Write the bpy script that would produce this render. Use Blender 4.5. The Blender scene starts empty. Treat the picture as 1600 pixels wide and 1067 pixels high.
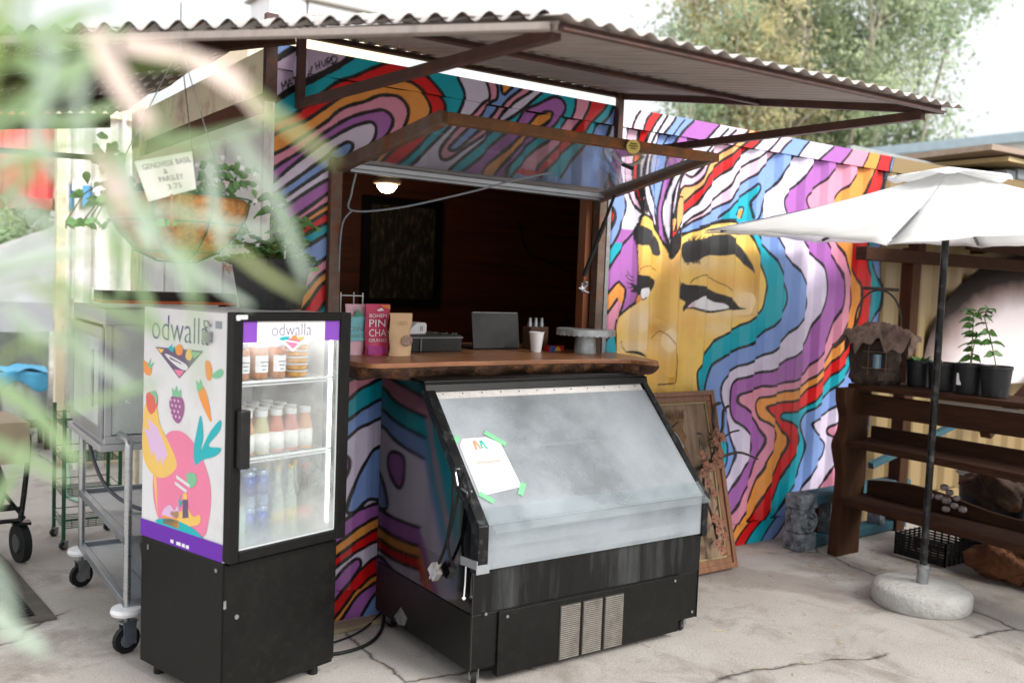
import bpy, bmesh, math, random, re
import numpy as np
from mathutils import Vector, Matrix
random.seed(7); rs=np.random.RandomState(5)
SC=bpy.context.scene; COL=SC.collection
PI=math.pi
# ---------------------------------------------------------------- camera
cd=bpy.data.cameras.new('camera'); cam=bpy.data.objects.new('camera',cd); COL.objects.link(cam)
cd.sensor_width=36; cd.lens=1466.63/1600*36; cd.clip_start=.05; cd.clip_end=400
R0=(0.82035,-0.57055,0.03859); R1=(-0.00409,-0.07334,-0.99730); R2=(0.57184,0.81798,-0.06250)
CAM=Vector((-1.474,-3.9518,1.610))
cam.matrix_world=Matrix(((R0[0],-R1[0],-R2[0],CAM.x),(R0[1],-R1[1],-R2[1],CAM.y),(R0[2],-R1[2],-R2[2],CAM.z),(0,0,0,1)))
cd.dof.use_dof=True; cd.dof.focus_distance=4.3; cd.dof.aperture_fstop=1.6; cd.dof.aperture_blades=9
SC.camera=cam
# ---------------------------------------------------------------- world, sun, exposure
w=bpy.data.worlds.new("World"); SC.world=w; w.use_nodes=True
nt=w.node_tree; nt.nodes.clear()
sky=nt.nodes.new('ShaderNodeTexSky'); sky.sky_type='NISHITA'; sky.sun_disc=False
sky.sun_elevation=math.radians(35.7); sky.sun_rotation=math.radians(157); sky.air_density=1.5; sky.dust_density=4
sc_=nt.nodes.new('ShaderNodeVectorMath'); sc_.operation='SCALE'; sc_.inputs[3].default_value=.10
mx=nt.nodes.new('ShaderNodeMixRGB'); mx.inputs[0].default_value=.9; mx.inputs[2].default_value=(.955,.975,1.0,1)
bg=nt.nodes.new('ShaderNodeBackground'); bg.inputs[1].default_value=1.0
ow=nt.nodes.new('ShaderNodeOutputWorld')
nt.links.new(sky.outputs[0],sc_.inputs[0]); nt.links.new(sc_.outputs[0],mx.inputs[1]); 
# overcast sky: brighter towards the zenith than at the horizon, with faint cloud tone
tcw=nt.nodes.new('ShaderNodeTexCoord'); spw=nt.nodes.new('ShaderNodeSeparateXYZ'); nt.links.new(tcw.outputs['Generated'],spw.inputs[0])
gz=nt.nodes.new('ShaderNodeMapRange'); gz.inputs[1].default_value=0; gz.inputs[2].default_value=1; gz.inputs[3].default_value=.40; gz.inputs[4].default_value=1.16; nt.links.new(spw.outputs[2],gz.inputs[0])
cn_=nt.nodes.new('ShaderNodeTexNoise'); cn_.inputs['Scale'].default_value=2.2; cn_.inputs['Detail'].default_value=5; nt.links.new(tcw.outputs['Generated'],cn_.inputs[0])
cm_=nt.nodes.new('ShaderNodeMapRange'); cm_.inputs[1].default_value=.3; cm_.inputs[2].default_value=.7; cm_.inputs[3].default_value=.92; cm_.inputs[4].default_value=1.08; nt.links.new(cn_.outputs[0],cm_.inputs[0])
mu_=nt.nodes.new('ShaderNodeMath'); mu_.operation='MULTIPLY'; nt.links.new(gz.outputs[0],mu_.inputs[0]); nt.links.new(cm_.outputs[0],mu_.inputs[1])
nt.links.new(mu_.outputs[0],bg.inputs[1]); nt.links.new(mx.outputs[0],bg.inputs[0]); nt.links.new(bg.outputs[0],ow.inputs[0])
sd=bpy.data.lights.new('sun','SUN'); sun=bpy.data.objects.new('sun',sd); COL.objects.link(sun)
sd.energy=1.9; sd.angle=math.radians(26); sd.color=(1,.965,.92)
sun.rotation_euler=Vector((.42,-1.0,.78)).to_track_quat('Z','Y').to_euler()
SC.view_settings.view_transform='Standard'; SC.view_settings.look='None'; SC.view_settings.exposure=1.12; SC.view_settings.gamma=1
SC.render.engine='CYCLES'
try:
    SC.cycles.max_bounces=8; SC.cycles.transparent_max_bounces=12; SC.cycles.use_denoising=True
except Exception: pass
# ---------------------------------------------------------------- helpers
def lin(h):
    h=h.lstrip('#'); o=[]
    for i in (0,2,4):
        c=int(h[i:i+2],16)/255; o.append(c/12.92 if c<=.04045 else ((c+.055)/1.055)**2.4)
    return o
MC={}
def M(name,col,rough=.6,metal=0,var=.12,scale=8,bump=.0,dirt=None,dscale=3,damt=.5,stretch=None,spec=.5,coat=0,emit=0,trans=0,alpha=1,ior=1.45,obj=True,rvar=.12,vscale=None,bscale=None,vcol=None):
    if name in MC: return MC[name]
    m=bpy.data.materials.new(name); m.use_nodes=True; t=m.node_tree; b=t.nodes['Principled BSDF']
    c=lin(col) if isinstance(col,str) else list(col)
    def N(k): return t.nodes.new(k)
    L=t.links.new
    tc=N('ShaderNodeTexCoord'); mp=N('ShaderNodeMapping'); L(tc.outputs['Object'],mp.inputs[0])
    if stretch: mp.inputs['Scale'].default_value=stretch
    n=N('ShaderNodeTexNoise'); n.inputs['Scale'].default_value=scale; n.inputs['Detail'].default_value=7; n.inputs['Roughness'].default_value=.62; L(mp.outputs[0],n.inputs[0])
    r=N('ShaderNodeValToRGB'); r.color_ramp.elements[0].position=.3; r.color_ramp.elements[1].position=.72
    r.color_ramp.elements[0].color=[max(0,x*(1-var)) for x in c]+[1]; r.color_ramp.elements[1].color=[min(1,x*(1+var)) for x in c]+[1]
    L(n.outputs[0],r.inputs[0]); last=r.outputs[0]
    if vcol:
        a=N('ShaderNodeVertexColor'); a.layer_name=vcol
        mm=N('ShaderNodeMixRGB'); mm.blend_type='MULTIPLY'; mm.inputs[0].default_value=1; L(a.outputs[0],mm.inputs[1]); L(r.outputs[0],mm.inputs[2]); last=mm.outputs[0]
    if dirt:
        n2=N('ShaderNodeTexNoise'); n2.inputs['Scale'].default_value=dscale; n2.inputs['Detail'].default_value=9; n2.inputs['Roughness'].default_value=.7; L(mp.outputs[0],n2.inputs[0])
        r2=N('ShaderNodeValToRGB'); r2.color_ramp.elements[0].position=.5; r2.color_ramp.elements[1].position=.68
        r2.color_ramp.elements[1].color=(damt,)*3+(1,); r2.color_ramp.elements[0].color=(0,0,0,1); L(n2.outputs[0],r2.inputs[0])
        mm=N('ShaderNodeMixRGB'); L(r2.outputs[0],mm.inputs[0]); L(last,mm.inputs[1]); mm.inputs[2].default_value=lin(dirt)+[1]; last=mm.outputs[0]
    L(last,b.inputs['Base Color'])
    rr=N('ShaderNodeMapRange'); rr.inputs[3].default_value=max(.02,rough-rvar); rr.inputs[4].default_value=min(1,rough+rvar); L(n.outputs[0],rr.inputs[0]); L(rr.outputs[0],b.inputs['Roughness'])
    b.inputs['Metallic'].default_value=metal; b.inputs['IOR'].default_value=ior
    b.inputs['Specular IOR Level'].default_value=spec; b.inputs['Coat Weight'].default_value=coat; b.inputs['Coat Roughness'].default_value=.06
    if trans: b.inputs['Transmission Weight'].default_value=trans
    if alpha<1: b.inputs['Alpha'].default_value=alpha
    if emit: b.inputs['Emission Color'].default_value=c+[1]; b.inputs['Emission Strength'].default_value=emit
    if bump:
        n3=N('ShaderNodeTexNoise'); n3.inputs['Scale'].default_value=bscale or scale*2.5; n3.inputs['Detail'].default_value=6; L(mp.outputs[0],n3.inputs[0])
        bp=N('ShaderNodeBump'); bp.inputs['Strength'].default_value=bump; bp.inputs['Distance'].default_value=.01; L(n3.outputs[0],bp.inputs['Height']); L(bp.outputs[0],b.inputs['Normal'])
    MC[name]=m; return m
def glass(name,tint,mixw,rough=.1,foglow=None,fz=None,tr=.5,nscale=2.5):
    """thin pane: see-through, a little glossy, and fogged by condensation (diffuse/translucent) by noise"""
    m=bpy.data.materials.new(name); m.use_nodes=True; t=m.node_tree; t.nodes.clear(); L=t.links.new; N=t.nodes.new
    o=N('ShaderNodeOutputMaterial'); tr_=N('ShaderNodeBsdfTransparent'); tr_.inputs[0].default_value=(.93,.95,.95,1)
    gl=N('ShaderNodeBsdfGlossy'); gl.inputs['Roughness'].default_value=rough; gl.inputs[0].default_value=(1,1,1,1)
    df=N('ShaderNodeBsdfDiffuse'); df.inputs[0].default_value=lin(tint)+[1]; tl=N('ShaderNodeBsdfTranslucent'); tl.inputs[0].default_value=lin(tint)+[1]
    fg=N('ShaderNodeMixShader'); fg.inputs[0].default_value=tr; L(df.outputs[0],fg.inputs[1]); L(tl.outputs[0],fg.inputs[2])
    lw=N('ShaderNodeLayerWeight'); lw.inputs[0].default_value=.5; pw=N('ShaderNodeMath'); pw.operation='POWER'; L(lw.outputs['Facing'],pw.inputs[0]); pw.inputs[1].default_value=4.5; fr=N('ShaderNodeMath'); fr.operation='MULTIPLY_ADD'; L(pw.outputs[0],fr.inputs[0]); fr.inputs[1].default_value=.38; fr.inputs[2].default_value=.03
    m1=N('ShaderNodeMixShader'); L(fr.outputs[0],m1.inputs[0]); L(tr_.outputs[0],m1.inputs[1]); L(gl.outputs[0],m1.inputs[2])
    tc=N('ShaderNodeTexCoord'); n=N('ShaderNodeTexNoise'); n.inputs['Scale'].default_value=nscale; n.inputs['Detail'].default_value=8; n.inputs['Roughness'].default_value=.55; L(tc.outputs['Object'],n.inputs[0])
    mr=N('ShaderNodeMapRange'); mr.inputs[1].default_value=.35; mr.inputs[2].default_value=.65; mr.inputs[3].default_value=mixw[0]; mr.inputs[4].default_value=mixw[1]; L(n.outputs[0],mr.inputs[0])
    n2=N('ShaderNodeTexNoise'); n2.inputs['Scale'].default_value=110; n2.inputs['Detail'].default_value=4; L(tc.outputs['Object'],n2.inputs[0]); dz=N('ShaderNodeMath'); dz.operation='MULTIPLY_ADD'; L(n2.outputs[0],dz.inputs[0]); dz.inputs[1].default_value=.16*mixw[1]; L(mr.outputs[0],dz.inputs[2]); dz2=N('ShaderNodeMath'); dz2.operation='SUBTRACT'; dz2.use_clamp=True; L(dz.outputs[0],dz2.inputs[0]); dz2.inputs[1].default_value=.08*mixw[1]
    f=dz2.outputs[0]
    if foglow is not None:
        sp=N('ShaderNodeSeparateXYZ'); L(tc.outputs['Object'],sp.inputs[0])
        m2=N('ShaderNodeMapRange'); m2.inputs[1].default_value=fz[0]; m2.inputs[2].default_value=fz[1]; m2.inputs[3].default_value=foglow; m2.inputs[4].default_value=0; L(sp.outputs[2],m2.inputs[0])
        ad=N('ShaderNodeMath'); ad.operation='ADD'; ad.use_clamp=True; L(f,ad.inputs[0]); L(m2.outputs[0],ad.inputs[1]); f=ad.outputs[0]
    m3=N('ShaderNodeMixShader'); L(f,m3.inputs[0]); L(m1.outputs[0],m3.inputs[1]); L(fg.outputs[0],m3.inputs[2]); L(m3.outputs[0],o.inputs[0])
    MC[name]=m; return m
def cloth(name,col,tr=.35,var=.04,scale=6):
    m=bpy.data.materials.new(name); m.use_nodes=True; t=m.node_tree; t.nodes.clear(); L=t.links.new; N=t.nodes.new
    o=N('ShaderNodeOutputMaterial'); d=N('ShaderNodeBsdfDiffuse'); l=N('ShaderNodeBsdfTranslucent'); x=N('ShaderNodeMixShader'); x.inputs[0].default_value=tr
    c=lin(col); n=N('ShaderNodeTexNoise'); n.inputs['Scale'].default_value=scale; n.inputs['Detail'].default_value=6
    r=N('ShaderNodeValToRGB'); r.color_ramp.elements[0].position=.35; r.color_ramp.elements[1].position=.65
    r.color_ramp.elements[0].color=[k*(1-var) for k in c]+[1]; r.color_ramp.elements[1].color=[min(1,k*(1+var)) for k in c]+[1]
    tc=N('ShaderNodeTexCoord'); L(tc.outputs['Object'],n.inputs[0]); L(n.outputs[0],r.inputs[0]); L(r.outputs[0],d.inputs[0]); L(r.outputs[0],l.inputs[0])
    L(d.outputs[0],x.inputs[1]); L(l.outputs[0],x.inputs[2]); L(x.outputs[0],o.inputs[0]); MC[name]=m; return m
def thing(name,label,cat,loc=(0,0,0),rotz=0,group=None):
    o=bpy.data.objects.new(name,None); COL.objects.link(o); o.location=loc; o.rotation_euler=(0,0,rotz); o.empty_display_size=.1
    o['label']=label; o['category']=cat
    if group: o['group']=group
    return o
def tag(o,label=None,cat=None,group=None,kind=None):
    if label: o['label']=label
    if cat: o['category']=cat
    if group: o['group']=group
    if kind: o['kind']=kind
    return o
def wm(o):
    m=Matrix.Translation(o.location)@o.rotation_euler.to_matrix().to_4x4()
    return (wm(o.parent)@m) if o.parent else m
V=Vector
class G:
    def __init__(s): s.v=[];s.f=[];s.m=[];s.c=0
    def add(s,vs,fs):
        k=len(s.v); s.v+=[tuple(p) for p in vs]; s.f+=[tuple(k+i for i in f) for f in fs]; s.m+=[s.c]*len(fs); return s
    def box(s,a,b): 
        c=[(a[i]+b[i])/2 for i in range(3)]; h=[(b[i]-a[i])/2 for i in range(3)]
        return s.ob(c,(h[0],0,0),(0,h[1],0),(0,0,h[2]))
    def ob(s,c,ex,ey,ez):
        c,ex,ey,ez=V(c),V(ex),V(ey),V(ez)
        if ex.cross(ey).dot(ez)<0: ez=-ez
        vs=[c+a*ex+b*ey+d*ez for d in(-1,1) for b in(-1,1) for a in(-1,1)]
        return s.add(vs,[(0,2,3,1),(4,5,7,6),(0,1,5,4),(2,6,7,3),(0,4,6,2),(1,3,7,5)])
    def beam(s,p,q,w,h,up=(0,0,1)):
        p,q=V(p),V(q); d=(q-p); L=d.length/2; d.normalize(); side=d.cross(V(up)); 
        if side.length<1e-4: side=d.cross(V((1,0,0)))
        side.normalize(); u=side.cross(d)
        return s.ob((p+q)/2,d*L,side*w/2,u*h/2)
    def angle(s,p,q,w,th,up=(0,0,1)):
        p,q=V(p),V(q); d=(q-p).normalized(); side=d.cross(V(up)).normalized(); u=side.cross(d)
        s.beam(p+u*w/2,q+u*w/2,th,w,up); s.beam(p+side*(w/2+th/2),q+side*(w/2+th/2),w,th,up); return s
    def tube(s,pts,r,n=8,cap=True):
        pts=[V(p) for p in pts]; N=len(pts); rr=[r]*N if not hasattr(r,'__len__') else r; vs=[];prev=None
        for i,p in enumerate(pts):
            d=(pts[min(i+1,N-1)]-pts[max(i-1,0)]).normalized()
            a=prev if prev is not None else (V((0,0,1)) if abs(d.z)<.9 else V((1,0,0)))
            x=(a-d*a.dot(d)).normalized(); prev=x; y=d.cross(x)
            vs+=[p+rr[i]*(math.cos(2*PI*k/n)*x+math.sin(2*PI*k/n)*y) for k in range(n)]
        fs=[(i*n+k,i*n+(k+1)%n,(i+1)*n+(k+1)%n,(i+1)*n+k) for i in range(N-1) for k in range(n)]
        if cap: fs+=[tuple(range(n-1,-1,-1)),tuple((N-1)*n+k for k in range(n))]
        return s.add(vs,fs)
    def lathe(s,prof,c=(0,0,0),n=24,wob=0,seed=0,ax=None):
        rn=random.Random(seed); ph=[rn.uniform(0,6) for _ in range(4)]; vs=[]
        for r,z in prof:
            for k in range(n):
                a=2*PI*k/n; q=r*(1+wob*(math.sin(3*a+ph[0])+.6*math.sin(5*a+ph[1]+z*20)))
                vs.append((c[0]+q*math.cos(a),c[1]+q*math.sin(a),c[2]+z))
        N=len(prof); fs=[(i*n+k,i*n+(k+1)%n,(i+1)*n+(k+1)%n,(i+1)*n+k) for i in range(N-1) for k in range(n)]
        if prof[0][0]>1e-5: fs.append(tuple(range(n-1,-1,-1)))
        if prof[-1][0]>1e-5: fs.append(tuple((N-1)*n+k for k in range(n)))
        return s.add(vs,fs)
    def prism(s,poly,o,ex,ey,t):
        """2-D polygon (metres) at o+a*ex+b*ey, extruded by vector t"""
        o,ex,ey,t=V(o),V(ex),V(ey),V(t); n=len(poly)
        ar=sum(poly[i][0]*poly[(i+1)%n][1]-poly[(i+1)%n][0]*poly[i][1] for i in range(n))
        if ar<0: poly=poly[::-1]
        if ex.cross(ey).dot(t)<0: poly=poly[::-1]
        vs=[o+float(a)*ex+float(b)*ey for a,b in poly]; vs+=[p+t for p in vs]
        return s.add(vs,[tuple(range(n-1,-1,-1)),tuple(range(n,2*n))]+[(i,(i+1)%n,n+(i+1)%n,n+i) for i in range(n)])
    def grid(s,fn,nu,nv,thick=None):
        vs=[V(fn(i/nu,j/nv)) for j in range(nv+1) for i in range(nu+1)]
        fs=[(j*(nu+1)+i,j*(nu+1)+i+1,(j+1)*(nu+1)+i+1,(j+1)*(nu+1)+i) for j in range(nv) for i in range(nu)]
        if thick:
            k=len(vs); t=V(thick); vs+=[p+t for p in vs]; fs+=[tuple(k+i for i in f[::-1]) for f in fs]
            bd=[(i,0) for i in range(nu)]+[(nu,j) for j in range(nv)]+[(i,nv) for i in range(nu,0,-1)]+[(0,j) for j in range(nv,0,-1)]
            ix=[j*(nu+1)+i for i,j in bd]; n=len(ix)
            fs+=[(ix[(q+1)%n],ix[q],k+ix[q],k+ix[(q+1)%n]) for q in range(n)]
        return s.add(vs,fs)
    def leaf(s,p,d,up,L,W,bend=.3,n=4,fold=.0):
        p,d,up=V(p),V(d).normalized(),V(up); side=d.cross(up); 
        if side.length<1e-3: side=V((1,0,0))
        side.normalize(); vs=[]
        for i in range(n+1):
            t=i/n; c=p+d*L*t-V((0,0,1))*bend*L*t*t; w=W/2*math.sin(PI*min(1,max(.02,t**.8)))
            if i==n: w=W*.02
            vs+=[c-side*w,c+V((0,0,1))*-fold*W,c+side*w]
        fs=[]
        for i in range(n): a=i*3; fs+=[(a,a+1,a+4,a+3),(a+1,a+2,a+5,a+4)]
        return s.add(vs,fs)
    def build(s,name,mats,parent=None,smooth=False,bevel=0,local=False,sub=0):
        me=bpy.data.meshes.new(name); vs=s.v
        if parent is not None and not local:
            inv=wm(parent).inverted(); vs=[tuple(inv@V(p)) for p in vs]
        me.from_pydata(vs,[],s.f); 
        if not isinstance(mats,(list,tuple)): mats=[mats]
        for m in mats: me.materials.append(m)
        if len(mats)>1: me.polygons.foreach_set('material_index',s.m)
        if smooth: me.polygons.foreach_set('use_smooth',[True]*len(me.polygons))
        me.update(); o=bpy.data.objects.new(name,me); COL.objects.link(o)
        if parent is not None: o.parent=parent
        if bevel:
            b=o.modifiers.new('bevel','BEVEL'); b.width=bevel; b.segments=2; b.limit_method='ANGLE'; b.angle_limit=math.radians(40)
        if smooth==2:
            me.set_sharp_from_angle(angle=math.radians(38))
        return o
def dup(root,loc,rotz=None,label=None):
    r=root.copy(); COL.objects.link(r); r.location=loc
    if rotz is not None: r.rotation_euler=(0,0,rotz)
    if label: r['label']=label
    for ch in list(root.children):
        c=ch.copy(); COL.objects.link(c); c.parent=r
        for g in list(ch.children):
            d=g.copy(); COL.objects.link(d); d.parent=c
    return r
def textpoly(txt,w,h,o,ex,ey,g,off=.0,thin=0):
    """lettering: font outline fitted to w x h and added to builder g on the plane o,ex,ey"""
    cu=bpy.data.curves.new('t','FONT'); cu.body=txt; cu.resolution_u=3; cu.offset=-thin; ob=bpy.data.objects.new('t',cu); COL.objects.link(ob)
    dg=bpy.context.evaluated_depsgraph_get(); me=ob.evaluated_get(dg).to_mesh()
    vs=[v.co.copy() for v in me.vertices]; fs=[tuple(p.vertices) for p in me.polygons]
    ob.evaluated_get(dg).to_mesh_clear(); bpy.data.objects.remove(ob); bpy.data.curves.remove(cu)
    x0=min(v.x for v in vs);x1=max(v.x for v in vs);y0=min(v.y for v in vs);y1=max(v.y for v in vs)
    o,ex,ey=V(o),V(ex),V(ey); nrm=ex.cross(ey).normalized()
    g.add([o+ex*((v.x-x0)/(x1-x0)*w)+ey*((v.y-y0)/(y1-y0)*h)+nrm*off for v in vs],fs)
def mm(s): return [tuple(float(x)/1000 for x in t.split(',')) for t in s.split()]
def smoothp(p,n=5,closed=True):
    P=np.array(p); N=len(P); out=[]
    for i in range(N if closed else N-1):
        if closed: a,b,c,d=P[i-1],P[i],P[(i+1)%N],P[(i+2)%N]
        else: a,b,c,d=P[max(i-1,0)],P[i],P[i+1],P[min(i+2,N-1)]
        for k in range(n):
            t=k/n; out.append(.5*((2*b)+(-a+c)*t+(2*a-5*b+4*c-d)*t*t+(-a+3*b-3*c+d)*t**3))
    if not closed: out.append(P[-1])
    return [tuple(float(c) for c in x) for x in out]
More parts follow.
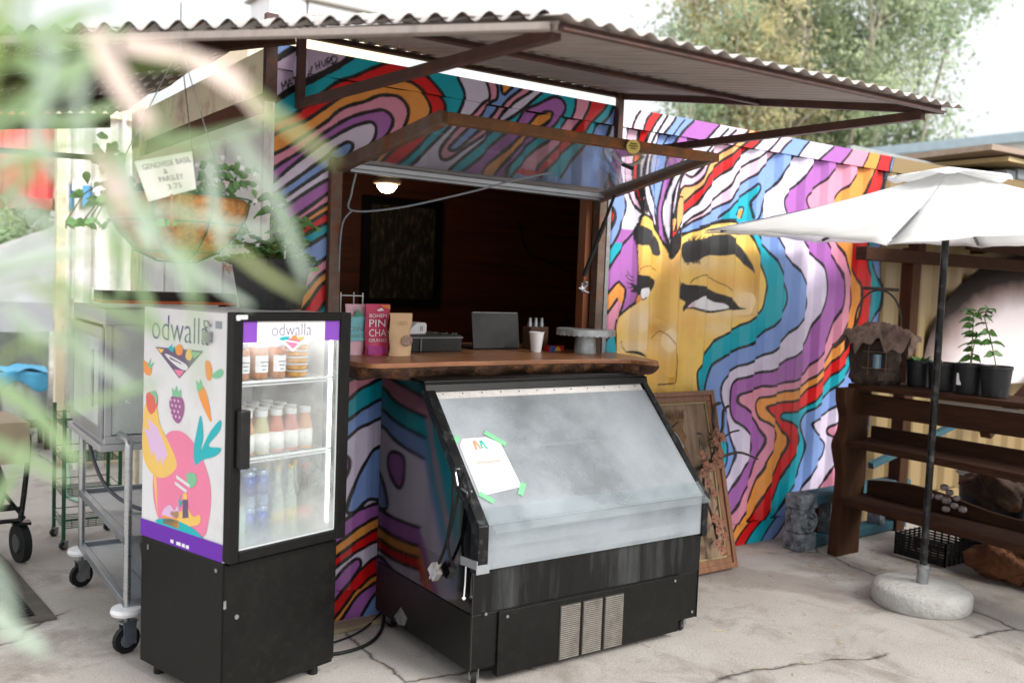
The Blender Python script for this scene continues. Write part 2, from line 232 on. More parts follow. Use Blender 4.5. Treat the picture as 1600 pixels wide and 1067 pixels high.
MURAL='''
Lb10:4504,2616 4492,2584 4463,2476 4443,2381 4446,2122 4444,1870 4459,1718 4474,1551 4451,1446 4450,1172 4442,897 4430,344 4374,-155
Lt24:4489,2614 4438,2520 4449,2413 4407,2164 4306,1866 4454,1772 4469,1635 4469,1550 4436,1463 4263,1275 4156,1074 4156,1074 4005,1003 3936,910 3775,852 3704,791 3679,747 3702,685 3745,622 3745,554 3708,480 3674,407 3698,403 3579,323 3548,257 3516,187 3480,145 3423,112 3333,4 3294,-50
Lr24:4473,2583 4428,2509 4449,2428 4418,2344 4284,2110 4245,1863 4297,1787 4373,1653 4375,1547 4314,1454 4239,1317 4139,1159 4000,1095 3927,1010 3774,889 3694,837 3545,836 3501,823 3475,802 3505,779 3548,773 3611,734 3685,671 3680,596 3583,534 3528,437 3518,397 3475,340 3464,267 3387,208 3344,136 3260,102 3173,-5 3145,-44
Lo24:4329,2576 4309,2520 4265,2440 4237,2376 4173,2148 4070,1855 4199,1752 4234,1671 4239,1567 4224,1462 4201,1388 4049,1225 3929,1111 3746,974 3694,957 3686,920 3542,906 3450,888 3316,894 3312,865 3357,821 3455,774 3475,728 3528,690 3547,654 3533,579 3493,519 3518,539 3463,483 3457,424 3373,372 3319,303 3288,227 3239,150 3154,107 3078,8 3050,-32
Lp24:4194,2580 4163,2513 4077,2422 4032,2372 3987,2317 3908,2288 3844,2123 3945,1965 3993,1927 4019,1868 4070,1768 4150,1647 4154,1523 4079,1431 4014,1297 3921,1193 3902,1142 3700,1015 3679,999 3539,973 3379,951 3291,940 3240,926 3233,880 3248,836 3287,791 3321,779 3443,716 3459,655 3367,579 3311,494 3339,521 3281,410 3225,327 3210,249 3111,180 3089,129 3033,57 2976,-8
Lv24:4006,2582 3935,2504 3821,2426 3790,2379 3726,2324 3593,2260 3549,2199 3694,2093 3792,1961 3904,1882 3982,1815 4018,1726 4038,1594 4006,1481 3922,1356 3906,1265 3783,1178 3700,1096 3680,1066 3456,1013 3311,1013 3283,1012 3224,995 3091,982 3054,959 3055,917 3078,890 3217,823 3278,725 3313,691 3318,647 3290,587 3261,537 3224,467 3218,415 3137,379 3088,268 3047,186 2965,137 2871,49
Ll24:3808,2578 3719,2518 3674,2485 3589,2425 3526,2327 3489,2296 3372,2241 3330,2153 3503,2018 3554,1972 3602,1916 3684,1872 3769,1836 3821,1739 3846,1640 3824,1539 3771,1448 3702,1336 3685,1266 3551,1201 3460,1150 3344,1111 3279,1102 3087,1081 3001,1041 2991,982 2991,911 3002,833 3055,789 3096,763 3152,717 3214,657 3215,577 3145,538 3091,462 3071,411 3016,319 2892,233 2816,126
Lb24:3553,2582 3470,2512 3462,2479 3357,2409 3322,2349 3292,2285 3232,2252 3141,2193 3144,2097 3281,2004 3320,1968 3365,1904 3459,1841 3532,1786 3616,1682 3680,1575 3673,1485 3550,1397 3448,1287 3308,1222 3223,1193 3084,1158 3015,1132 2908,1086 2867,1032 2867,963 2903,885 2978,813 2989,742 3020,676 3060,611 3059,554 3024,484 3002,434 2911,386 2824,234
Qt0:2852,754 2906,711 2991,643 2988,558 2922,499 2864,476
Sk20:2894,739 2980,665 2995,593 2981,516 2904,473
Pl24:4175,885 4012,849 3935,795 3785,761 3788,716 3839,667 3947,609 3957,561 3927,494 3836,446 3752,331 3702,228 3684,168 3602,129 3569,106 3476,9 3426,-52 4249,-177 4269,193
Pp24:4256,831 4148,769 4006,725 3970,685 3985,654 4049,631 4203,600 4277,624
Pp24:4243,545 4069,488 4003,397 3968,318 3902,246 4226,146
Lt24:3229,2333 3130,2280 3070,2138 3106,2070 3115,1992 3147,1948 3222,1896 3303,1853 3363,1751 3461,1648 3483,1570 3446,1482 3315,1396 3213,1317 3063,1257 3210,1312 3090,1280 2998,1229 2908,1226 2830,1177 2787,1114 2765,1026 2764,1024 2762,921 2832,712 2763,506
Lb24:3553,2582 3470,2512 3462,2479 3357,2409 3322,2349 3292,2285 3232,2252 3141,2193 3144,2097 3093,2030 2793,1973 2151,1889
Qt0:2911,2141 3046,2223 3104,2267 3116,2247 3075,2183 3066,2148 3086,2059 2920,2027 2818,2041
Sk22:2800,2047 2853,2097 2910,2151 3046,2230 3098,2277 3121,2248 3075,2183 3063,2148 3083,2066
Qo0:2922,2061 2979,2107 3003,2123 3010,2103 2993,2060
Sk16:2916,2074 2941,2110 2998,2129 3016,2117 2998,2061
Sk20:2914,2043 2826,2035 2750,2013 2624,1984
Lq24:3377,2573 3283,2506 3258,2455 3125,2393 3117,2358 3040,2298 2904,2235 2898,2181 2825,2122 2682,2077 2580,2001 2455,1947
Lw24:3288,2597 3268,2580 3210,2512 3120,2454 3055,2409 2983,2375 2897,2322 2889,2288 2822,2190 2679,2123 2686,2100 2577,2041 2516,1984 2454,1959
Lr24:3132,2572 3093,2540 3026,2475 2890,2409 2883,2368 2817,2311 2680,2235 2624,2158 2595,2104 2592,2114 2459,2012 2444,1965 2421,1912
Ly24:3030,2559 3002,2529 2886,2463 2814,2384 2674,2314 2650,2252 2602,2184 2458,2080 2455,2070 2432,2010 2410,1944
Lq24:2977,2580 2874,2501 2848,2473 2781,2428 2660,2372 2655,2319 2605,2240 2559,2214 2481,2215 2446,2188 2423,2151 2414,2021
Ll24:2868,2573 2758,2487 2666,2425 2627,2342 2598,2295 2561,2260 2517,2282 2444,2288 2429,2184 2397,2020
Lw24:2800,2572 2655,2443 2600,2380 2531,2348 2432,2273 2396,2181 2384,2084 2386,1968 2395,1865
Lv24:2722,2582 2633,2499 2596,2472 2439,2361 2387,2282 2361,2160 2337,2094 2332,2030 2360,1928 2383,1852
Lb24:2506,2580 2420,2512 2377,2446 2342,2329 2334,2264 2322,2177 2301,2092 2296,2040 2311,1951
Lb16:2434,2577 2350,2491 2326,2435 2230,2314 2233,2226 2228,2147 2285,2077 2296,2046
Ll24:2362,2581 2314,2512 2222,2426 2187,2310 2189,2216 2204,2133 2275,2057 2301,1970 2312,1932
Lw24:2300,2585 2252,2517 2196,2436 2154,2307 2156,2195 2158,2129 2191,2062 2220,2008 2311,1951
Lr24:2256,2586 2200,2522 2159,2444 2124,2306 2136,2181 2149,2116 2166,2067 2184,2037
Lq24:2179,2582 2116,2512 2130,2431 2077,2301 2111,2161 2134,2109 2157,2047 2167,2029
Lw24:2094,2583 2040,2515 2037,2432 1995,2290 2066,2154 2085,2106 2126,2059 2162,2023
Py14:2418,2086 2450,2153 2509,2075 2444,1978 2430,1919
Pb24:1659,2519 1908,2534 1913,2404 1901,2343 1983,2227 1992,2145 2053,2091 2049,2016 1995,1967 1990,1917 1913,1802 1883,1776 1788,1735 1561,1725
Pr34:1835,2043 1900,2047 1935,2033 1953,1989 1928,1938 1905,1900 1847,1848
Sk34:1837,2012 1902,2004 1917,1987 1903,1955 1844,1897
Pv24:1705,1599 1885,1665 1912,1691 1989,1800 2122,1914 2135,1958 2161,1941 2179,1583 2151,1521 2010,1424 1831,1273
Pf22:2398,1785 2384,1832 2312,1926 2216,2007 2158,2019 2147,1978 2143,1877 2157,1688 2154,1582 2151,1521 2010,1424 1990,1362 2019,1241 2039,989 2066,473 2798,404 2658,1038 2670,1133 2741,1196 2701,1180 2759,1238 2813,1293 2861,1336 2987,1376 3073,1412 3156,1456 3238,1491 3263,1577 3276,1671 3219,1764 3139,1873 3070,1962 3057,2005 2918,2030 2822,2024 2675,1987 2599,1959 2458,1901
Qk0:2373,1845 2399,1778 2486,1884 2451,1933 2403,1917 2395,1865
Qf0:2144,1852 2213,1849 2235,1685 2155,1682
Qh0:2135,1962 2172,1954 2225,1938 2306,1893 2338,1811 2303,1796 2234,1825 2213,1849 2149,1852 2137,1902
Qk0:2142,1968 2121,1933 2120,1895 2139,1842 2145,1877 2141,1927
Qh0:2498,1845 2532,1886 2606,1904 2715,1930 2835,1951 2902,1941 3029,1873 3073,1812 3118,1724 3058,1770 2993,1816 2921,1833 2830,1821 2688,1815 2606,1778 2550,1768 2515,1800
Qk0:2156,1675 2224,1678 2304,1654 2281,1595 2241,1593 2229,1607 2169,1598 2154,1581 2121,1586 2133,1609 2106,1639 2152,1624
QW0:2169,1599 2229,1610 2252,1587 2215,1554 2181,1542 2166,1572
Sk10:2168,1598 2167,1572 2181,1542 2215,1554
Qo0:2148,1533 2154,1569 2167,1572 2177,1541 2151,1514
Sk9:2146,1521 2150,1559 2164,1575
Sk8:2131,1666 2109,1676 2089,1702
Sk8:2132,1647 2106,1654 2082,1677
Sk8:2127,1631 2106,1627 2089,1639
Sk8:2133,1615 2116,1605 2099,1611
Qk0:2521,1643 2568,1638 2692,1632 2780,1607 2850,1586 2970,1556 3027,1516 3075,1503 2988,1493 2887,1494 2790,1472 2655,1483 2607,1495 2569,1494 2547,1477 2539,1501 2557,1534 2504,1563
Sk6:2550,1627 2521,1643 2479,1668
Sk6:2547,1615 2520,1632 2488,1654
Sk6:2544,1603 2519,1620 2497,1640
Sk6:2542,1591 2518,1609 2505,1625
Sk6:2539,1579 2517,1598 2511,1611
Sk6:2536,1567 2516,1586 2513,1596
Sk6:2533,1555 2515,1575 2514,1582
QW0:2582,1505 2615,1543 2686,1574 2745,1558 2805,1539 2853,1533 2901,1510 2854,1497 2779,1486 2654,1497 2606,1508
Qq0:2578,1501 2615,1542 2614,1508
Sk7:2588,1648 2615,1680 2677,1699 2750,1686 2837,1653 2942,1605
Sk6:2162,1714 2187,1730 2256,1733 2309,1713
Qo0:1866,1514 1886,1521 1931,1579 1999,1637 2074,1607 2081,1563 2053,1474 1999,1425 1891,1260 1875,1359
Qp0:1873,1397 1912,1435 1993,1531 2063,1505 2023,1424 1990,1368 1891,1266
Sk24:1866,1508 1886,1521 1931,1579 1999,1636 2074,1607 2081,1563 2053,1474 1999,1418
Sk26:1873,1397 1916,1451 1992,1540
Qt0:1881,1253 1971,1349 2020,1235 1883,1222
Sk20:1881,1253 1921,1305 1979,1353
Sk18:1995,1425 1987,1349 2020,1235
Qk0:2101,1239 2146,1251 2192,1241 2235,1215 2184,1225 2147,1235
Qk0:2263,1137 2289,1132 2291,1109 2277,1106
Sk12:2362,1049 2407,1054 2511,1057
Ss11:2484,1269 2514,1214 2518,1127 2514,1060
Ss8:2114,1238 2078,1271 2067,1303
Ss9:2299,1321 2350,1360 2382,1349 2426,1317 2484,1269
Lw24:1969,2821 1941,2612 1925,2430 1932,2208 1886,1915
Lb24:1922,2790 1912,2548 1906,2430 1860,2358 1903,2294 1928,2259 1898,2160 1877,2067
Lt24:1915,2639 1889,2545 1844,2497 1824,2485 1761,2416 1694,2332 1624,2220 1588,2177
Lr24:1868,2614 1854,2594 1825,2536 1746,2485 1721,2423 1640,2340 1471,2214 1445,2163
Lp24:1743,2608 1729,2582 1728,2541 1695,2501 1663,2431 1601,2371 1469,2283 1425,2195
Lt24:1643,2611 1630,2586 1636,2546 1626,2516 1596,2453 1546,2414 1467,2341 1292,2207 1246,2142
Pv24:928,2112 990,2165 1128,2282 1202,2346 1268,2418 1310,2485 1377,2516 1432,2547 1489,2575 1533,2572 1564,2548 1566,2513 1530,2463 1489,2418 1343,2306 1256,2226 1221,2179 1204,2122
Po24:1064,2125 1078,2163 1184,2244 1265,2328 1364,2423 1411,2475 1435,2490 1479,2496 1486,2469 1441,2420 1287,2303 1206,2200 1167,2152 1148,2117
Ll24:1443,2622 1416,2581 1347,2535 1286,2471 1209,2425 1125,2343 987,2236 888,2152 848,2105 813,2085
Pp24:1070,2627 1078,2582 1094,2532 1089,2501 1056,2486 999,2417 918,2352 843,2254 833,2210 855,2185 905,2211 986,2274 1124,2365 1175,2422 1224,2495 1277,2536 1345,2580 1413,2652 1410,2708
Pb24:1115,2650 1139,2577 1141,2533 1132,2507 1096,2491 1051,2423 1001,2373 896,2274 874,2240 910,2238 953,2270 1047,2357 1128,2427 1160,2464 1183,2501 1235,2547 1275,2578 1314,2637
Po24:1170,2626 1160,2558 1181,2542 1207,2565 1233,2591 1258,2639
Lm24:871,2622 897,2584 951,2511 922,2422 806,2266 687,2179 260,1703 204,1651 140,1586 -8,1494
Pt26:-117,2258 7,2348 83,2405 175,2463 253,2512 326,2568 379,2629 871,2622 897,2584 951,2511 922,2422 806,2266 297,1810 259,1797 143,1721 66,1645 -10,1582 -74,1546 -112,1811
Pr24:-96,2176 66,2284 132,2337 201,2400 284,2471 361,2502 416,2535 493,2575 578,2609 667,2600 722,2570 791,2521 847,2463 846,2404 752,2275 311,1874 257,1849 138,1776 64,1700 -11,1629 -76,1613
Po24:-95,2124 118,2264 179,2310 252,2368 343,2433 417,2471 496,2502 581,2525 658,2521 722,2485 773,2437 768,2389 705,2331 309,1930 253,1896 109,1795 30,1725 -26,1669 -76,1640
Pp24:-67,2060 40,2138 180,2246 249,2299 289,2340 355,2380 424,2404 479,2437 545,2453 604,2453 639,2417 648,2376 627,2312 598,2273 308,1972 252,1932 165,1870 98,1811 14,1751 -77,1680
Pv24:-59,2007 111,2132 206,2222 253,2257 319,2302 387,2341 470,2368 523,2382 566,2362 573,2327 551,2278 487,2207 307,2011 253,1977 164,1905 61,1822 -54,1734
Pl24:-58,1947 1,2002 202,2180 254,2213 347,2273 412,2305 460,2316 481,2293 477,2252 452,2213 401,2158 305,2070 251,2037 194,2003 81,1916 -56,1828
Pb24:-57,1901 48,1982 128,2042 192,2098 248,2140 269,2166 317,2197 349,2216 374,2209 370,2180 346,2148 304,2111 248,2086 162,2022 73,1952 -56,1868
Db24:425,1903 259,1797 143,1721 66,1645 -10,1582 -74,1546
Dp24:428,1818 254,1692 204,1651 164,1622 104,1551 -7,1460
Do24:430,1761 253,1629 205,1596 128,1489 -5,1344
Dr24:431,1711 250,1583 207,1533 168,1469 73,1343
Dt24:434,1632 289,1521 253,1491 232,1457 145,1343
Dp24:814,1267 492,1179 396,1134 202,1029
Dt24:816,1218 494,1115 418,1077 373,1020 204,940
Db24:820,1122 506,1021 421,974 369,928 207,839
Dl24:823,1037 609,963 494,923 424,905 372,836 210,737
Pv26:301,738 361,779 395,772 401,720 371,651 318,587
Pb26:613,809 537,801 500,771 443,683 395,546 402,506 448,520 508,570 621,534 664,664
Dv24:840,560 517,533 436,515 371,460 219,397
Do24:842,510 520,467 415,412 349,358 221,305
Dr24:843,461 519,408 416,353 351,300 223,248
Dl24:845,399 522,348 417,307 352,247 224,190
Pv24:306,149 354,200 408,266 455,290 473,258 445,215 379,127 318,78
Dr24:847,337 525,276 421,183 343,86 235,0
Do24:850,238 528,198 430,101 345,9 238,-82
Dv24:851,213 517,153 431,59 370,-13 311,-96
Db24:1129,142 623,136 533,66 471,-19 423,-106
Qb0:-134,2624 148,2676 165,2635 69,2571 0,2521 -121,2440
Sk40:-58,2477 0,2521 69,2573 149,2630 206,2676
Sk40:-55,2312 7,2355 83,2412 175,2470 252,2517 326,2570 380,2619
Sk9:26,2427 35,2401
Sk9:26,2427 43,2416 49,2442 61,2413
Sk9:63,2416 69,2453 86,2424
Sk9:66,2430 80,2437
Sk9:80,2457 100,2468
Sk9:90,2463 97,2435
Sk9:102,2473 109,2443 121,2450
Sk9:109,2487 128,2460
Sk9:109,2487 125,2495
Sk9:124,2477 137,2485
Sk9:128,2460 143,2469
Sk9:135,2495 148,2489
Sk9:159,2513 152,2475
Sk9:175,2531 184,2506
Sk9:192,2541 197,2514
Sk9:179,2518 195,2527
Sk9:204,2545 209,2526 220,2529 222,2553
Sk9:233,2531 229,2559 243,2565 245,2554 233,2548 253,2539
Sk9:257,2542 251,2570 269,2576 277,2562 257,2542'''
LEAVES=[
[-1.35,-3.304,1.757,-1.333,-3.281,1.736,-1.309,-3.263,1.712,0.0185,2],
[-1.31,-3.219,1.772,-1.265,-3.214,1.77,-1.221,-3.21,1.749,0.0168,2],
[-1.289,-3.299,1.75,-1.258,-3.284,1.749,-1.231,-3.268,1.728,0.0129,2],
[-1.366,-3.157,1.783,-1.341,-3.136,1.804,-1.306,-3.123,1.82,0.0115,0],
[-1.393,-3.132,1.749,-1.357,-3.119,1.782,-1.326,-3.102,1.809,0.0154,0],
[-1.412,-3.329,1.687,-1.383,-3.311,1.71,-1.353,-3.293,1.737,0.0125,0],
[-1.388,-3.362,1.739,-1.38,-3.332,1.721,-1.381,-3.296,1.695,0.015,1],
[-1.351,-3.083,1.758,-1.349,-3.051,1.726,-1.331,-3.03,1.691,0.0179,1],
[-1.342,-3.308,1.673,-1.29,-3.306,1.695,-1.235,-3.306,1.716,0.0082,0],
[-1.27,-3.365,1.721,-1.24,-3.349,1.708,-1.205,-3.338,1.692,0.0113,3],
[-1.285,-3.076,1.706,-1.269,-3.053,1.673,-1.249,-3.033,1.637,0.0223,1],
[-1.333,-3.237,1.685,-1.318,-3.212,1.668,-1.306,-3.184,1.651,0.0198,2],
[-1.235,-3.169,1.706,-1.224,-3.143,1.666,-1.207,-3.121,1.629,0.0147,1],
[-1.252,-3.29,1.7,-1.221,-3.278,1.665,-1.192,-3.265,1.612,0.0145,1],
[-1.292,-3.206,1.658,-1.244,-3.202,1.65,-1.199,-3.198,1.644,0.0116,1],
[-1.356,-3.341,1.643,-1.323,-3.329,1.624,-1.289,-3.317,1.606,0.0092,1],
[-1.311,-3.196,1.636,-1.293,-3.174,1.604,-1.274,-3.153,1.565,0.0136,0],
[-1.261,-3.145,1.632,-1.223,-3.137,1.601,-1.188,-3.126,1.582,0.0106,1],
[-1.249,-3.281,1.624,-1.22,-3.265,1.608,-1.189,-3.251,1.595,0.0102,3],
[-1.282,-3.175,1.653,-1.261,-3.156,1.621,-1.243,-3.134,1.592,0.0121,1],
[-1.346,-3.16,1.597,-1.309,-3.151,1.578,-1.261,-3.15,1.556,0.0148,0],
[-1.38,-3.359,1.595,-1.366,-3.335,1.569,-1.356,-3.308,1.531,0.011,0],
[-1.39,-3.104,1.518,-1.356,-3.093,1.49,-1.322,-3.083,1.447,0.0234,0],
[-1.395,-3.164,1.477,-1.368,-3.148,1.46,-1.34,-3.133,1.44,0.0162,0],
[-1.409,-3.268,1.386,-1.388,-3.248,1.36,-1.367,-3.228,1.336,0.0166,1],
[-1.415,-3.359,1.441,-1.403,-3.333,1.413,-1.395,-3.304,1.38,0.0108,1],
[-1.333,-3.102,1.549,-1.308,-3.084,1.531,-1.273,-3.074,1.504,0.0149,1],
[-1.388,-3.199,1.662,-1.364,-3.18,1.644,-1.337,-3.163,1.631,0.0153,1],
[-1.386,-3.114,1.603,-1.357,-3.097,1.615,-1.319,-3.086,1.623,0.015,1],
[-1.331,-3.103,1.49,-1.3,-3.087,1.496,-1.258,-3.079,1.507,0.0118,0],
[-1.359,-3.126,1.724,-1.331,-3.108,1.726,-1.297,-3.094,1.745,0.015,0],
[-1.383,-3.026,1.821,-1.356,-3.009,1.809,-1.321,-2.997,1.805,0.0174,0],
[-1.36,-3.239,1.763,-1.341,-3.215,1.766,-1.314,-3.196,1.786,0.0113,0],
[-1.373,-3.096,1.574,-1.349,-3.077,1.552,-1.324,-3.059,1.543,0.0156,1],
[-1.4,-3.202,1.645,-1.381,-3.177,1.662,-1.361,-3.152,1.694,0.016,0],
[-1.384,-3.052,1.398,-1.367,-3.026,1.413,-1.348,-3.0,1.442,0.0164,0],
[-1.362,-3.059,1.776,-1.331,-3.044,1.778,-1.297,-3.03,1.797,0.0192,0],
[-1.408,-3.322,1.67,-1.389,-3.298,1.682,-1.364,-3.278,1.684,0.0112,1],
[-1.363,-3.335,1.727,-1.36,-3.301,1.709,-1.348,-3.275,1.689,0.0115,1]]
# ---------------------------------------------------------------- mural paint map (traced in wall metres)
PAL=dict(k='#1a1518',t='#0aa9bd',b='#809fdd',l='#ddd1ea',v='#ab66b4',p='#e394ae',o='#f09c48',r='#dd1418',y='#f2ac6a',q='#ecc2da',w='#e9e3f3',W='#f0f0f6',f='#f7ce6c',h='#343436',m='#c4b0cc',s='#7d5a1c',n='#927c55')
X1=7.2; RES=.0025; Z0,Z1=0.0,2.59
NX=int(X1/RES); NZ=int((Z1-Z0)/RES)
img=np.zeros((NZ,NX,3),np.float32); img[:]=lin(PAL['n'])
def fill(poly,colr,blend=1.0):
    P=np.array(poly,float); P[:,0]/=RES; P[:,1]=(P[:,1]-Z0)/RES
    x0=max(0,int(P[:,0].min())-1); x1=min(NX,int(P[:,0].max())+2); z0=max(0,int(P[:,1].min())); z1=min(NZ,int(P[:,1].max())+1)
    if x1<=x0 or z1<=z0: return
    tog=np.zeros((z1-z0,x1-x0+1),np.int32); n=len(P)
    for i in range(n):
        (xa,za),(xb,zb)=P[i],P[(i+1)%n]
        if za==zb: continue
        if za>zb: xa,za,xb,zb=xb,zb,xa,za
        r0=max(z0,math.ceil(za-.5)); r1=min(z1-1,math.ceil(zb-.5)-1)
        if r1<r0: continue
        rows=np.arange(r0,r1+1); xs=xa+(rows+.5-za)*(xb-xa)/(zb-za)
        cs=np.clip(np.ceil(xs-.5).astype(int)-x0,0,x1-x0); np.add.at(tog,(rows-z0,cs),1)
    msk=(np.cumsum(tog,1)[:,:-1]&1).astype(bool); sub=img[z0:z1,x0:x1]
    sub[msk]=sub[msk]*(1-blend)+np.array(colr,np.float32)*blend
def stroke(pts,wd,colr=None,jit=True):
    colr=np.array(lin(PAL['k']) if colr is None else colr,np.float32)
    for i in range(len(pts)-1):
        (xa,za),(xb,zb)=pts[i],pts[i+1]
        hw=wd/2*(1+(.07*math.sin(i*.9+xa*9)+.05*math.sin(i*2.3+za*31) if jit else 0))
        x0=max(0,int((min(xa,xb)-hw)/RES)); x1=min(NX,int((max(xa,xb)+hw)/RES)+2); z0=max(0,int((min(za,zb)-hw)/RES)); z1=min(NZ,int((max(za,zb)+hw)/RES)+2)
        if x1<=x0 or z1<=z0: continue
        xx,zz=np.meshgrid((np.arange(x0,x1)+.5)*RES,(np.arange(z0,z1)+.5)*RES); dx,dz=xb-xa,zb-za; l2=dx*dx+dz*dz+1e-12
        t=np.clip(((xx-xa)*dx+(zz-za)*dz)/l2,0,1); d2=(xx-xa-t*dx)**2+(zz-za-t*dz)**2
        img[z0:z1,x0:x1][d2<hw*hw]=colr
def soft(q,closed,k=3):
    A=np.array(q); n=len(A)
    if n<12: return q
    if closed: B=sum(np.roll(A,i,0) for i in range(-k,k+1))/(2*k+1)
    else:
        Pd=np.concatenate([np.repeat(A[:1],k,0),A,np.repeat(A[-1:],k,0)]); B=sum(Pd[i:i+n] for i in range(2*k+1))/(2*k+1); B[0]=A[0]; B[-1]=A[-1]
    return [tuple(map(float,x)) for x in B]
for ln in MURAL.strip().split('\n'):
    hd,ps=ln.split(':'); k,c,wd=hd[0],hd[1],int(hd[2:])/1000*.7; p=mm(ps)
    if k=='L':
        q=soft(smoothp(p,5,False),False,4); fill([(-1,q[0][1]+.6),(q[0][0]+.02,q[0][1]+.6)]+q+[(q[-1][0],q[-1][1]-.0),(-1,q[-1][1])],lin(PAL[c])); stroke(q,wd)
    elif k=='D':
        q=soft(smoothp(p,5,False),False,3); fill(q+[(q[-1][0]-.5,-1),(q[0][0],-1)],lin(PAL[c])); stroke(q,wd)
    elif k=='P':
        q=soft(smoothp(p,5),True,2); fill(q,lin(PAL[c])); stroke(q+[q[0]],wd)
    elif k=='Q': fill(smoothp(p,5) if len(p)>5 else p,lin(PAL[c]))
    elif k=='S': stroke(smoothp(p,5,False),wd,lin(PAL[c]) if c!='k' else None)
# airbrushed tones of the painted face (paint, soft edged)
fcol=np.array(lin(PAL['f']),np.float32)
def airbrush(cx,cz,rx,rz,colr,amt):
    x0,x1=max(0,int((cx-3*rx)/RES)),min(NX,int((cx+3*rx)/RES)); z0,z1=max(0,int((cz-3*rz)/RES)),min(NZ,int((cz+3*rz)/RES))
    xx,zz=np.meshgrid((np.arange(x0,x1)+.5)*RES,(np.arange(z0,z1)+.5)*RES); g=np.exp(-((xx-cx)/rx)**2-((zz-cz)/rz)**2)*amt
    s=img[z0:z1,x0:x1]; isf=np.abs(s-fcol).sum(2)<.25; g=g*isf; s[:]=s*(1-g[...,None])+np.array(colr,np.float32)*g[...,None]
pale=lin('#f6dfc0'); deep=lin('#c98c1e'); ora=lin('#eda04e')
airbrush(2.191,1.426,0.1,0.1,pale,0.8)
airbrush(2.158,1.272,0.13,0.04,pale,0.7)
airbrush(2.42,1.31,0.07,0.09,pale,0.9)
airbrush(2.892,1.473,0.25,0.03,pale,0.6)
airbrush(3.068,1.552,0.1,0.08,pale,0.8)
airbrush(2.82,1.383,0.12,0.05,pale,0.5)
airbrush(2.326,1.375,0.08,0.06,deep,0.88)
airbrush(2.342,1.524,0.06,0.25,deep,0.56)
airbrush(2.288,1.135,0.1,0.12,ora,0.4)
airbrush(2.448,1.164,0.09,0.1,deep,0.48)
airbrush(2.897,1.665,0.2,0.06,ora,0.4)
airbrush(2.646,1.777,0.25,0.05,pale,0.5)
airbrush(2.426,1.755,0.05,0.2,ora,0.5)
airbrush(2.181,1.719,0.05,0.08,ora,0.7)
airbrush(3.131,1.673,0.06,0.2,deep,0.80)
airbrush(2.579,1.396,0.15,0.1,ora,0.3)
airbrush(3.053,1.489,0.1,0.03,deep,0.95)
airbrush(2.452,1.098,0.05,0.05,deep,0.95)
airbrush(2.273,1.78,0.06,0.09,deep,0.64)

# hand painted hairs along the brows, and drips of dust under the lip
rb_=np.random.RandomState(4)
for (x0,z0,x1,z1,n,dx,dz) in ((2.512,1.838,2.60,1.90,26,.012,.05),(2.60,1.905,2.95,1.925,50,.03,.035),(2.52,1.79,2.62,1.79,30,.015,-.03)):
    for k in range(n):
        t=rb_.rand(); x=x0+(x1-x0)*t; z=z0+(z1-z0)*t+rb_.uniform(-.01,.008); stroke([(x,z),(x+dx*rb_.uniform(.4,1),z+dz*rb_.uniform(.3,.9))],.004,lin('#343436'),False)
